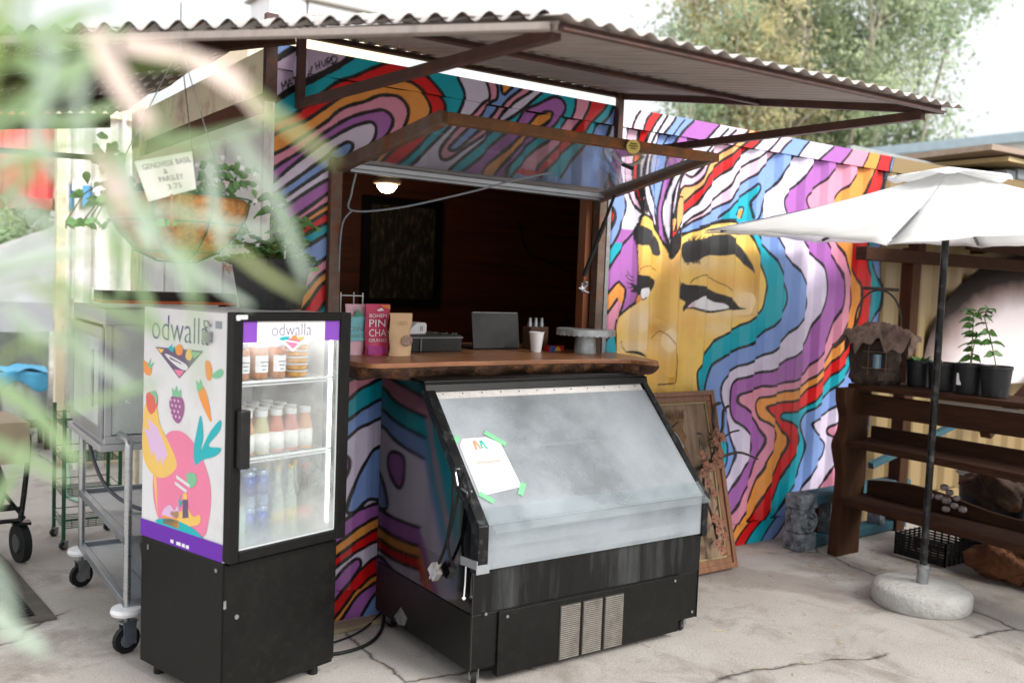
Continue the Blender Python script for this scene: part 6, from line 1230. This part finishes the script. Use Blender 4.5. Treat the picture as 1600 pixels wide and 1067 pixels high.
tree('bushy drooping tree at the right end of the row above the canopy tip',(17.1,8.6,0),9.3,1.5,M_tl[2],14,24000,.2)
tree('fuller green tree behind the broad one, seen between its stems',(17.6,12.2,0),10.8,1.8,M_tl[0],15,20000)
# white building right, roof junk, beehive boxes
wb=thing('white_building','long low white building with a pale blue roof edge and rail behind the tan container','building',(13,4,0))
g=G(); g.box((12.6,-6,0),(13.4,7.5,3.95)); g.build('wall',M('white render','#d9d8d3',.7,var=.05,dirt='#a6a49d',dscale=2,damt=.4),wb)
g=G(); g.box((12.5,-6.1,3.95),(13.5,7.6,4.10)); g.build('roof_edge',M('pale blue roof edge','#a9bcc6',.5),wb,bevel=.01)
g=G()
for k in range(10): y=-5+k*1.3; g.box((12.52,y,3.2),(12.58,y+.06,3.95))
g.build('downpipe',M('pale grey pipe','#bfc6ca',.5),wb)
g=G(); g.tube([(12.9,3.0,4.1),(12.9,3.15,4.30),(12.9,3.35,4.5)],.035,6); g.build('roof_vent',M_trim,wb)
rb=thing('plank_stack','weathered grey plank lying over a pale plywood board on the container roof','planks',(5.8,.3,2.6))
g=G(); g.ob((6.05,.28,2.765),(.48,-.03,.0),(.06,.45,0),(0,0,.022)); g.build('weathered_plank',M('weathered grey plank','#9b8a7c',.8,var=.2,scale=5,stretch=(.5,4,4),bump=.3),rb)
g=G(); g.ob((6.25,.30,2.71),(.45,-.0,.0),(0,.42,0),(0,0,.018)); g.build('plywood_board',M('pale plywood','#cbb88c',.7,var=.12),rb)
g=G(); g.box((5.95,.2,2.59),(6.5,.7,2.69)); g.build('dark_block',M_rub,rb)
vb=thing('vent_box','small grey metal vent box on the container roof beside the planks','vent box',(6.2,.05,2.6))
g=G(); g.box((6.02,.0,2.59),(6.16,.16,2.66)); g.box((6.16,-.02,2.59),(6.5,.18,2.68)); g.build('box',M('grey vent metal','#9fa9b0',.4,.4),vb,bevel=.01)
gr_=thing('roof_rail','thin grey rail lying along the container roof edge','rail',(4.9,.1,2.65))
g=G(); g.beam((4.55,.4,2.70),(5.9,.35,2.66),.04,.035); g.box((4.53,.38,2.59),(4.58,.42,2.71)); g.build('rail',M('grey rail','#9aa2a4',.5),gr_)
pb=thing('pale_crate','pale cream crate sitting on the container roof above the hatch','crate',(.7,1.1,2.6))
g=G(); g.box((.20,.95,2.59),(1.03,1.5,2.92)); g.build('crate_body',M('cream crate','#ead9bb',.6,var=.05),pb,bevel=.006)
for i,(x0,x1,lab) in enumerate(((4.35,5.0,'cream white box hut high beyond the container, left of two'),(5.05,6.35,'wider cream white box hut with a dark roof line, right of two'))):
    bh=thing('white_hut',lab,'hut',(x0,12,0)); g=G(); g.box((x0,12,0),(x1,13,6.42-.03*i)); g.build('wall',M_wht,bh); g=G(); g.box((x0-.08,11.92,6.43-.03*i),(x1+.08,13.1,6.47-.03*i)); g.build('roof',M('thin grey roof','#8f8a80',.6),bh)
# ---------------------------------------------------------------- leaning picture frame with dried branch
pf=thing('picture_frame','old brown wooden picture frame with burlap backing leaning on the mural wall','picture frame',(2.4,-.3,0))
fo=V((2.12,-.318,.012)); fx_=V((.59,0.002,0)); fu=V((.004,.262,1.0)); L1=fx_.length; L2=fu.length; ux=fx_.normalized(); uy=fu.normalized(); un=ux.cross(uy)
if un.y>0: un=-un
def fbox(g,a0,b0,a1,b1,d0,d1): g.prism([(a0,b0),(a1,b0),(a1,b1),(a0,b1)],fo+un*d0,ux,uy,un*(d1-d0))
M_fw=M('worn brown frame wood','#7a5238',.5,var=.25,scale=8,stretch=(4,1,1),dirt='#4a2a18',dscale=10,damt=.5,coat=.2)
for a0,b0,a1,b1 in ((0,0,L1,.065),(0,L2-.065,L1,L2),(0,.065,.065,L2-.065),(L1-.065,.065,L1,L2-.065)):
    g=G(); s=.0; fbox(g,a0,b0,a1,b1,0,.018)
    if a1-a0>.2: fbox(g,a0+.0,b0+(.0 if b0<.1 else .035),a1,b1-(.035 if b0<.1 else 0),.018,.030)
    else: fbox(g,a0+(0 if a0<.1 else .035),b0-.064,a1-(.035 if a0<.1 else 0),b1+.064,.0181,.0299)
    g.build('frame_side',M_fw,pf,bevel=.004)
g=G()
for a0,b0,a1,b1 in ((.065,.065,L1-.065,.075),(.065,L2-.075,L1-.065,L2-.065),(.065,.075,.075,L2-.075),(L1-.075,.075,L1-.065,L2-.075)): fbox(g,a0,b0,a1,b1,.002,.014)
g.build('gilt_slip',M('gilt slip','#93825c',.5,.1),pf)
g=G(); fbox(g,.06,.06,L1-.06,L2-.06,-.006,.003); g.build('backing',M('stained driftwood backing','#8a7460',.8,var=.45,scale=5,stretch=(3,1,.4),dirt='#3f3026',dscale=6,damt=.6,bump=.5),pf)
g=G(); rn=random.Random(8)
def hx(u,v): return fo+ux*(.10+.22*u+.01*math.sin(v*40))+uy*(.28+.60*v)+un*(.008+.004*math.sin(u*60)*math.sin(v*160))
g.grid(hx,60,120)
for k in range(80): u=rn.random(); p=hx(u,1); g.tube([p,p+uy*rn.uniform(.01,.06)+ux*rn.uniform(-.02,.02)+un*.01],.0012,3,False)
g.build('burlap',M('burlap weave','#8f6f50',.95,var=.4,scale=50,stretch=(1,1,3),bump=1.0),pf)
db=thing('dried_branch','twisted dried branch with woody seed flowers fixed across the picture frame','branch',(2.6,-.3,.8))
M_tw=M('dry twig','#3d332e',.8,var=.3,scale=30,bump=.5); M_pod=M('dry seed pod','#8d6350',.8,var=.4,scale=30,bump=.5)
def FP(a,b,d=.03): return fo+ux*a+uy*b+un*d
g=G(); 
g.tube(cable([FP(.16,.57),FP(.30,.575,.05),(FP(.45,.62,.06)),FP(.55,.64,.07),FP(.68,.65,.08),FP(.84,.60,.07)],.01),[.014-.0002*i for i in range(41)],7)
g.tube(cable([FP(.45,.62,.06),FP(.50,.72,.08),FP(.56,.80,.08),FP(.60,.90,.07),FP(.65,.93,.07)],.01),.009,6)
g.tube(cable([FP(.52,.72,.07),FP(.62,.77,.08),FP(.70,.78,.08)],.01),.006,6); g.tube(cable([FP(.50,.74,.08),FP(.48,.84,.09),FP(.52,.93,.08),FP(.57,.95,.08)],.01),.010,6)
g.tube(cable([FP(.40,.6,.05),FP(.36,.45,.06),FP(.40,.30,.06),FP(.42,.15,.06)],.01),.008,6)
g.tube(cable([FP(.10,.80,.04),FP(.18,.83,.05),FP(.24,.86,.05)],.01),.006,6); g.tube(cable([FP(.10,.72,.04),FP(.2,.74,.05)],.01),.005,6); g.build('twigs',M_tw,db,smooth=True)
rn=random.Random(5); spots=[(.34,.56),(.37,.60),(.41,.585),(.45,.63),(.48,.60),(.50,.66),(.47,.73),(.49,.78),(.53,.75),(.37,.50),(.40,.44),(.38,.30),(.42,.27),(.40,.23),(.44,.19),(.38,.16),(.41,.12),(.35,.66)]
for i,(a,b) in enumerate(spots):
    g=G(); c=FP(a,b,.085)
    for q in range(6):
        t=q*PI/3+i; dv=(ux*math.cos(t)+uy*math.sin(t)); g.leaf(c,tuple(dv*.9+un*.5),tuple(un),.036,.032,.1,4,.25)
    g.lathe([(0,-.01),(.012,0),(0,.01)],tuple(c+un*.004),8); g.build('seed_flower',M_pod,db)
g=G()
for i in range(26): a=rn.uniform(.34,.48); b=rn.uniform(.12,.8); t=rn.uniform(0,6.28); g.leaf(FP(a,b,.07),tuple(ux*math.cos(t)+uy*math.sin(t)+un*.3),tuple(un),.05,.016,.4,4,.3)
g.build('dry_leaves',M_tw,db)
# ---------------------------------------------------------------- stepped plant bench and things on it
be=thing('plant_bench','dark brown timber stepped plant bench with a wavy end board by the mural wall','bench',(3.6,-1.4,0))
Y0,Y1=-.46,-2.7
rfb=thing('added_shade_roof','flat dark board roof added to shade the tan wall, hidden behind the umbrella','roof',(5.8,-.5,2.1))  # unseen roof added over the frame to darken wall and bench
g=G(); g.box((4.15,-1.0,2.13),(8.5,-.03,2.16)); g.build('added_boards',M_dark,rfb)
g=G(); g.beam((4.2,-.24,2.11),(8.4,-.24,2.11),.06,.06); g.build('added_joist',M_dark,rfb)
for x in (4.45,8.3):
    g=G(); g.box((x-.04,-.29,1.93),(x+.04,-.21,2.1)); g.build('added_strut',M_dark,rfb)
endp=[(3.47,0),(3.70,0),(3.70,.16),(3.725,.5),(3.715,.8),(3.73,1.045),(3.455,1.045),(3.465,.96),(3.50,.86),(3.49,.78),(3.445,.70),(3.47,.60),(3.50,.50),(3.49,.30),(3.475,.12)]
g=G(); g.prism(smoothp(endp[6:],4,False)+endp[:6],(0,-.455,0),(1,0,0),(0,0,1),(0,.07,0)); g.build('end_board',M_darkx,be,bevel=.006)
g=G(); g.prism([(3.47,0),(3.72,0),(3.73,1.045),(3.455,1.045)],(0,Y1,0),(1,0,0),(0,0,1),(0,.07,0)); g.build('end_board',M_darkx,be,bevel=.006)
for z,xa,xb,dx in ((.372,3.47,3.76,-.0),(.728,3.50,3.78,.0)):
    g=G(); g.prism([(xa,-.44),(xb,-.44),(xb-.06,Y1),(xa-.14,Y1)],(0,0,z-.042),(1,0,0),(0,1,0),(0,0,.042)); g.build('step_board',M_dark,be,bevel=.004)
g=G(); g.prism([(3.56,-.40),(3.99,-.40),(4.05,Y1),(3.72,Y1),(3.66,-1.4)],(0,0,1.035),(1,0,0),(0,1,0),(0,0,.035)); g.build('top_board',M_dark,be,bevel=.004)
g=G(); g.prism([(3.62,-.43),(3.66,-.43),(3.80,Y1),(3.76,Y1)],(0,0,.88),(1,0,0),(0,1,0),(0,0,.13)); g.build('apron',M_dark,be,bevel=.004)
g=G(); g.prism([(3.64,-.9),(3.655,-.9),(3.79,Y1),(3.775,Y1)],(0,0,1.012),(1,0,0),(0,1,0),(0,0,.018)); g.build('pale_strip',M('pale weathered strip','#8e8880',.7),be)
def wav(u,v,z0,h,x0): y=-.46-(2.2)*u; return (x0-.06*u,y,z0+(h+.03*math.sin(u*11))*v)
g=G(); g.grid(lambda u,v:wav(u,v,.373,.085,3.735),40,2,thick=(.03,0,0)); g.build('riser',M_dark,be)
g=G(); g.box((3.755,Y1,.70),(3.785,-.45,.80)); g.build('riser',M_dark,be)
for i,(x,y,r1,r2,h,lab) in enumerate(((3.86,-.68,.062,.075,.165,'black nursery pot with short spiky green plant next to the bark lantern'),(3.83,-.86,.078,.090,.165,'wider black nursery pot with one bare reddish stem behind the umbrella pole'),(3.80,-1.035,.068,.082,.175,'black nursery pot with a white tag and a leafy seedling'),(3.78,-1.20,.068,.086,.178,'rightmost black nursery pot with a tall thin leaning seedling'))):
    t=thing('potted_seedling',lab,'potted plant',(x,y,1.071),0,'black nursery pots on the plant bench')
    g=G(); g.lathe([(r1*.93,0),(r1,.004),(r2*.96,h-.02),(r2,h-.018),(r2,h),(r2-.006,h),(r2-.012,h-.03),(0,h-.03)],(x,y,1.071),26); g.build('pot',M_pot,t,smooth=2)
    g=G(); g.lathe([(0,h-.022),(r2-.01,h-.024)],(x,y,1.071),16); g.build('soil',M_soil,t)
    g=G(); gs=G(); rn=random.Random(i+20); zt=1.071+h-.02
    if i==0:
        for k in range(90): a=rn.uniform(0,6.28); g.leaf((x+.03*math.cos(a),y+.03*math.sin(a),zt),(math.cos(a),math.sin(a),rn.uniform(.3,1.8)),(0,0,1),rn.uniform(.05,.09),.010,.25,3)
    if i==1: gs.tube(cable([(x,y,zt),(x-.02,y+.03,zt+.08),(x-.03,y+.04,zt+.2),(x-.02,y+.045,zt+.33)],.01),.003,5)
    if i>=2:
        st_=[[(x,y,zt),(x+.005,y,zt+.14),(x+.0,y,zt+.26),(x-.01,y,zt+.33)],[(x+.01,y,zt),(x+.02,y,zt+.1),(x+.03,y-.01,zt+.2)]] if i==2 else [[(x,y,zt),(x-.02,y+.03,zt+.15),(x-.05,y+.06,zt+.28),(x-.04,y+.05,zt+.34)]]
        for s in st_:
            sp=cable(s,.01,5); gs.tube(sp,.0032,5)
            for q in range(3,len(sp),2):
                for w_ in range(3):
                    a=rn.uniform(0,6.28); g.leaf(sp[q],(math.cos(a),math.sin(a),rn.uniform(0,.5)),(rn.uniform(-1,.3),rn.uniform(-1,0),.6),rn.uniform(.045,.075),.045,.5,5,.15)
    if g.v: g.build('leaves',M_leaf,t,smooth=True)
    if gs.v: gs.build('stems',M_stem,t)
    if i==2: g=G(); g.ob((x-.070,y+.022,1.071+.085),(.0012,0,0),(0,.014,0),(0,0,.034)); g.build('white_tag',M_card,t)
bl=thing('bark_lantern','rustic bark covered lantern with a ruffled roof, wire window and twig handle','lantern',(3.76,-.42,1.071))
bc=(3.74,-.46,1.071)
M_brk=M('lantern bark','#3f332b',.9,var=.45,scale=14,bump=1.0,dirt='#2c221b',dscale=7,damt=.7)
g=G(); n=44; prf=[(.135,0),(.15,.03),(.142,.08),(.152,.15),(.15,.22),(.14,.27),(.10,.275)]
rn=random.Random(6); vs=[]
for j,(r,z) in enumerate(prf):
    for k in range(n): a=2*PI*k/n; q=r*(1+.06*math.sin(5*a+j)+.04*math.sin(11*a+2*j)+rn.uniform(-.02,.02)); vs.append((bc[0]+q*math.cos(a),bc[1]+q*math.sin(a),bc[2]+z))
g.add(vs,[(j*n+k,j*n+(k+1)%n,(j+1)*n+(k+1)%n,(j+1)*n+k) for j in range(len(prf)-1) for k in range(n)]); g.build('bark_wall',M_brk,bl)
g=G(); g.grid(lambda u,v:(bc[0]+(.03+.20*v+.035*v*math.sin(u*2*PI*6))*math.cos(u*2*PI),bc[1]+(.03+.20*v+.035*v*math.sin(u*2*PI*6))*math.sin(u*2*PI),bc[2]+.375-.095*v*v-.03*v+.045*v*v*math.sin(u*2*PI*7+1)+.022*math.sin(u*2*PI*17)*v+.01*math.sin(v*20+u*50)),150,14,thick=(0,0,-.006)); g.build('ruffled_roof',M('dry curled bark roof','#6f5c52',.85,var=.4,scale=10,bump=.8,dirt='#a08b80',dscale=5,damt=.4),bl)
dcam=V((-.80,-.60,0)).normalized(); sx_=V((-dcam.y,dcam.x,0)); 
if sx_.y>0: sx_=-sx_
wc_=V(bc)+dcam*.155+V((0,0,.155))
g=G(); g.ob(wc_-dcam*.012,sx_*.048,V((0,0,.062)),dcam*.006); g.build('window_recess',M_rub,bl)
g=G(); g.tube([wc_+V((0,0,-.05)),wc_+V((0,0,.035))],.026,12); g.build('candle_glass',M('blue grey candle glass','#5d7c8c',.1,coat=1),bl,smooth=2)
g=G()
for s in (-.05,.05): g.tube([wc_+sx_*s+dcam*.02+V((0,0,-.09)),wc_+sx_*s+dcam*.02+V((0,0,.085))],.0028,5); g.tube([wc_+sx_*-.085+dcam*.02+V((0,0,s)),wc_+sx_*.085+dcam*.02+V((0,0,s))],.0028,5)
g.build('wire_lattice',M_rust,bl)
g=G(); hpts=[V(bc)+sx_*(.135*math.cos(t))+V((0,0,.34+.24*math.sin(t)**.8 if math.sin(t)>0 else .34)) for t in [float(_q) for _q in np.linspace(PI,0,20)]]; g.tube(hpts,.006,6); g.tube([V(bc)+sx_*-.10+V((0,0,.59)),V(bc)+sx_*.11+V((0,0,.585))],.011,7); g.build('twig_handle',M_tw,bl)
# pergola frame by the wall
pg=thing('timber_frame','dark timber post and beam frame standing against the tan wall','timber frame',(4.4,-.2,0))
g=G(); g.prism([(3.84,-.28),(8,-.28),(8,-.20),(3.84,-.20)],(0,0,1.845),(1,0,0),(0,1,0),(0,0,.085)); g.build('beam',M_dark,pg,bevel=.004)
g=G(); g.box((4.40,-.26,0),(4.50,-.17,1.95)); g.build('post',M_darkx,pg,bevel=.004)
for x in (7.2,):
    g=G(); g.box((x,-.26,0),(x+.10,-.17,1.84)); g.build('post',M_darkx,pg,bevel=.004)
g=G(); g.beam((5.4,-.3,.62),(6.3,-.3,1.1),.08,.06); g.build('diagonal',M_dark,pg); g=G(); g.beam((5.3,-.19,1.99),(6.0,-.19,2.16),.10,.08); g.beam((5.0,-.3,2.02),(7,-.3,2.0),.05,.10); g.build('upper_beam',M_dark,pg)
pd_=thing('plaster_dome','large pale plaster disc with shade painted brown at its rim behind the potted seedlings','plaster disc',(6.4,-.1,1.0))
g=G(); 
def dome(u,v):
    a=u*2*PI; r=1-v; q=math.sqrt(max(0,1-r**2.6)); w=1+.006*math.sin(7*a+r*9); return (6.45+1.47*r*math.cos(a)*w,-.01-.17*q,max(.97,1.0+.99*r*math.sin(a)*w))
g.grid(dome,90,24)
m=bpy.data.materials.new('rim shaded plaster'); m.use_nodes=True; t=m.node_tree; b=t.nodes['Principled BSDF']; N=t.nodes.new; L=t.links.new
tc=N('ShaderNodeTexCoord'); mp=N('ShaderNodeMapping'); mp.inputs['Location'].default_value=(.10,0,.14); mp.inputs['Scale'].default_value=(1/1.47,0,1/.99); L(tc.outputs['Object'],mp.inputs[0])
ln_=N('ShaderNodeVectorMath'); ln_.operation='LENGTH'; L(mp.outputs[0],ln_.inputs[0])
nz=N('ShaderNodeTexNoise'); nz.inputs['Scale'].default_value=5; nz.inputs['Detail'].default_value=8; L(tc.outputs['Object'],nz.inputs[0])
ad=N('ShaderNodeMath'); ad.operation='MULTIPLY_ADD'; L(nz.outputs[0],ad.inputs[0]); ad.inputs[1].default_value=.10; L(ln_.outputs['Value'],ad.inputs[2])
rp=N('ShaderNodeValToRGB'); e=rp.color_ramp.elements; e[0].position=.76; e[0].color=lin('#d9d0d2')+[1]; e[1].position=1.09; e[1].color=lin('#2a201c')+[1]; e2=e.new(.93); e2.color=lin('#8b7672')+[1]  # radial ramp puts the shade of the beams above into the rim colour
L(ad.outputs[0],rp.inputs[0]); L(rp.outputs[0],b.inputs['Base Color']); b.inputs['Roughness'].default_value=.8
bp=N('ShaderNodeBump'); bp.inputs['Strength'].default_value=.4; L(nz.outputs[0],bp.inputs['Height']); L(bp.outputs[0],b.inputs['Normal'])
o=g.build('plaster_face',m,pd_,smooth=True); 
# carved blue corbel piece
cb_=thing('carved_corbel','carved weathered grey block with a round boss on distressed turquoise rails','carved block',(3.5,-.3,0))
M_dist=M('distressed grey paint','#7a8288',.8,var=.6,scale=26,dirt='#0c0a09',dscale=16,damt=1.0,bump=1.0); M_turq=M('distressed turquoise paint','#285561',.75,var=.3,scale=8,dirt='#4d463e',dscale=8,damt=.9,bump=.4)
g=G(); g.box((3.33,-.285,0),(3.50,-.15,.11)); g.box((3.34,-.275,.11),(3.49,-.15,.265)); g.box((3.335,-.285,.265),(3.505,-.15,.355)); g.build('block',M_dist,cb_,bevel=.012)
for r0,r1,dy in ((.072,.056,.022),(.045,.030,.016),(.018,.0,.026)):
    g=G(); n=28; cc=V((3.415,-.275,.19)); vs=[]
    for r,d in ((r0,0),(r0*.95,dy),(max(r1,.001),dy),(max(r1,.001),0)):
        vs+=[cc+V((r*math.cos(2*PI*k/n),-d,r*math.sin(2*PI*k/n))) for k in range(n)]
    g.add(vs,[(j*n+k,j*n+(k+1)%n,(j+1)*n+(k+1)%n,(j+1)*n+k) for j in range(3) for k in range(n)]); g.build('carved_ring',M_dist,cb_)
g=G(); g.ob((4.02,-.20,.335),(.54,.02,0),(0,.055,0),(0,0,.02)); g.ob((4.02,-.20,.04),(.54,.02,0),(0,.055,0),(0,0,.03)); g.ob((4.02,-.26,.318),(.54,.02,0),(0,.01,0),(0,0,.03)); g.build('turquoise_rail',M_turq,cb_,bevel=.004)
for x in (3.66,4.2):
    g=G(); g.box((x,-.26,.07),(x+.06,-.16,.31)); g.build('spindle',M_dist,cb_,bevel=.004)
g=G(); g.box((3.52,-.17,.05),(3.66,-.15,.31)); g.build('red_panel',M('dull red panel','#5d2620',.7),cb_)
tb=thing('turquoise_ladder','distressed turquoise wooden rails lying behind the plant bench','ladder',(4.6,-.5,.5))
g=G(); g.beam((4.0,-.30,.50),(5.0,-.30,.72),.04,.04); g.build('rails',M_turq,tb)
for i,(x,y,r) in enumerate(((4.45,-.9,.22),(4.5,-1.5,.24))):
    tb2=thing('black_tub',('round black tub standing deep under the bench behind the crate','larger black tub under the bench beside the burl log')[i],'tub',(x,y,0)); g=G(); g.lathe([(r*.85,0),(r,.5),(r+.02,.51),(r-.02,.5),(0,.45)],(x,y,0),24); g.build('tub_body',M_plas,tb2,smooth=2)
mc=thing('milk_crate','black plastic lattice crate on the ground under the plant bench','crate',(4.05,-.75,0))
g=G()
for i in range(8):
    t=i/7; z=.02+.12*t
    for a,b in (((3.86,-.93),(4.22,-.93)),((4.22,-.93),(4.22,-.60)),((4.22,-.60),(3.86,-.60)),((3.86,-.60),(3.86,-.93))): g.beam((a[0],a[1],z),(b[0],b[1],z),.008,.010)
    for s in (-.93,-.60): g.beam((3.86+.36*t,s,.01),(3.86+.36*t,s,.15),.010,.008,(0,1,0))
    for s in (3.86,4.22): g.beam((s,-.93+.33*t,.01),(s,-.93+.33*t,.15),.010,.008,(0,1,0))
    g.beam((3.86+.36*t,-.93,.014),(3.86+.36*t,-.6,.014),.008,.006)
g.build('lattice',M_rub,mc)
lg=thing('burl_log','rough orange brown burl log lying on the ground under the lowest step','log',(4.1,-1.25,0))
def burl(c,r,sc,seed):
    g=G(); rn=np.random.RandomState(seed); ph=rn.uniform(0,6,9)
    def f(u,v):
        a=u*2*PI; b=(v-.5)*PI; d=V((math.cos(b)*math.cos(a),math.cos(b)*math.sin(a),math.sin(b))); q=r*(1+.13*math.sin(3*a+ph[0]+2*b)+.10*math.sin(5*b+ph[1]+2*a)+.07*math.sin(9*a+ph[2])*math.cos(7*b+ph[3])+.05*math.sin(17*a+ph[4])*math.sin(15*b))
        return (c[0]+d.x*q*sc[0],c[1]+d.y*q*sc[1],c[2]+d.z*q*sc[2])
    g.grid(f,56,34); return g
M_burl=M('burl wood','#6e4428',.85,var=.5,scale=10,bump=1.2,dirt='#3a2417',dscale=7,damt=.8)
burl((3.97,-1.22,.10),.125,(1,1.5,.85),1).build('log_body',M_burl,lg,smooth=True); burl((3.99,-1.55,.09),.10,(.9,1.6,.9),6).build('log_stub',M_burl,lg,smooth=True)
l2=thing('driftwood_pile','dark knotted driftwood heaped behind the middle step of the bench','driftwood',(4.2,-1.3,.4))
for i,(c,r,s) in enumerate((((4.1,-1.1,.50),.12,(1,1.6,.9)),((4.25,-1.5,.52),.14,(1,1.7,.8)),((4.15,-1.9,.46),.13,(1,1.3,.9)),((4.15,-1.45,.22),.15,(1,1.8,1.3)))): burl(c,r,s,i+3).build('driftwood_piece',M('dark driftwood','#3c2c22',.9,var=.5,scale=8,bump=1,dirt='#8b5c38',dscale=6,damt=.5),l2,smooth=True)
sp=thing('seed_pod_cluster','cluster of pale grey woody seed pods resting on the lowest step','seed pods',(3.55,-1.0,.38))
rn=random.Random(3)
for i,(dx,dy,dz,r) in enumerate(((0,0,.05,.026),(.0,-.05,.03,.022),(.0,.045,.06,.022),(.0,-.02,.10,.022),(.01,.02,.12,.024),(.0,-.06,.075,.02),(.0,.0,.0,.022),(.0,-.10,.02,.024),(.0,.10,.055,.026))):
    g=G(); c=(3.60+dx,-1.06+dy,.42+dz); g.lathe([(0,-r*.8),(r*.8,-r*.5),(r,0),(r*.9,r*.5),(r*.55,r*.75),(r*.3,r*.4),(0,r*.35)],c,12,wob=.08,seed=i); g.build('seed_pod',M('grey seed pod','#7c7270',.7,var=.4,scale=20,bump=.5),sp,smooth=True)
# straw litter on the concrete
rn=random.Random(12); g=G()
for k in range(260):
    x,y=(rn.uniform(3.0,4.2),rn.uniform(-1.2,-.1)) if k%3 else (rn.uniform(-.9,4.0),rn.uniform(-2.4,-.1)); a=rn.uniform(0,6.28); L_=rn.uniform(.01,.05); g.tube([(x,y,.003),(x+L_*math.cos(a),y+L_*math.sin(a),.004)],.0012,4)
tag(g.build('straw_litter',M('straw','#b49a6c',.8),None),'scattered bits of straw and dry leaf on the concrete','straw',kind='stuff')
cbf=thing('floor_cable','black cable lying on the concrete between the fridge and the display case','cable',(.3,-.1,0))
g=G(); g.tube(cable([(.05,-.30,.012),(.20,-.36,.010),(.35,-.33,.010),(.47,-.22,.010),(.56,-.08,.03)],.01),.008,8); g.tube(cable([(.05,-.22,.012),(.22,-.24,.010),(.40,-.17,.010),(.56,-.05,.03)],.01),.005,6); g.build('cord',M_rub,cbf,smooth=True)
wd=thing('floor_batten','thin weathered wood batten lying at the foot of the mural wall','batten',(.4,-.05,0))
g=G(); g.ob((.35,-.10,.012),(.24,.02,0),(-.003,.035,0),(0,0,.01)); g.build('board',M('grey batten','#8d7c66',.8,var=.2),wd)
# ---------------------------------------------------------------- blurred foreground foliage
fp=thing('leafy_shrub','pale green and pinkish bamboo like leaves hanging close at the left of the view','shrub',(-1.42,-3.1,1.2))
M_lf=[cloth('fresh green blade','#9ab388',.5,var=.12),cloth('pale mint blade','#bccdbc',.5,var=.12),cloth('pinkish dry blade','#ead6cc',.5,var=.15),cloth('yellow green blade','#b3bd8a',.5,var=.2)]
g=G(); rn=random.Random(31); EX=[]
for L_ in LEAVES:
    if rn.random()<.4:
        o=V((rn.uniform(-.05,.05),rn.uniform(-.03,.03),rn.uniform(-.05,.05))); q=[]
        for k in range(3): q+=list(V(L_[3*k:3*k+3])+o*(1+.5*k))
        if q[6]<-1.22: EX.append(q+[L_[9]*.6,rn.choice((0,0,3,1))])
for L_ in LEAVES+EX:
    p=[V(L_[0:3]),V(L_[3:6]),V(L_[6:9])]; w_=L_[9]*(.62 if L_[10]!=2 else .8); g.c=L_[10]; sp_=smoothp([tuple(p[0]-(p[1]-p[0])*.15),*[tuple(q) for q in p],tuple(p[2]+(p[2]-p[1])*.18)],5,False); n=len(sp_); vs=[]
    for i,q in enumerate(sp_):
        q=V(q); t=i/(n-1); d=(V(sp_[min(i+1,n-1)])-V(sp_[max(i-1,0)])).normalized(); vw=(q-CAM).normalized(); s=d.cross(vw).normalized(); s=(s+vw*.35).normalized(); ww=w_/2*max(.04,math.sin(PI*min(.97,.12+.85*t))**.8); vs+=[q-s*ww,q+vw*.003,q+s*ww]
    g.add(vs,[(i*3+a,i*3+a+1,i*3+a+4,i*3+a+3) for i in range(n-1) for a in (0,1)])
g.build('leaves',M_lf,fp,smooth=True)
g=G()
for L_ in LEAVES[::2]:
    p0=V(L_[0:3]); st0=V((-1.41,-3.155,max(1.2,min(1.9,p0.z-.03)))); g.tube([st0,(st0+p0)/2+V((0,0,.01)),p0],.0016,5)
g.tube(cable([(-1.46,-3.17,.0),(-1.44,-3.15,1.23),(-1.41,-3.16,1.47),(-1.40,-3.15,1.66),(-1.385,-3.15,1.80),(-1.365,-3.16,1.90)],.01),.004,6)
g.build('stem',M('green cane','#7d9450',.6),fp,smooth=True)
for o in bpy.data.objects:
    if o.type=='MESH' and o.parent is None and 'kind' not in o and 'label' not in o: print('UNTAGGED',o.name)
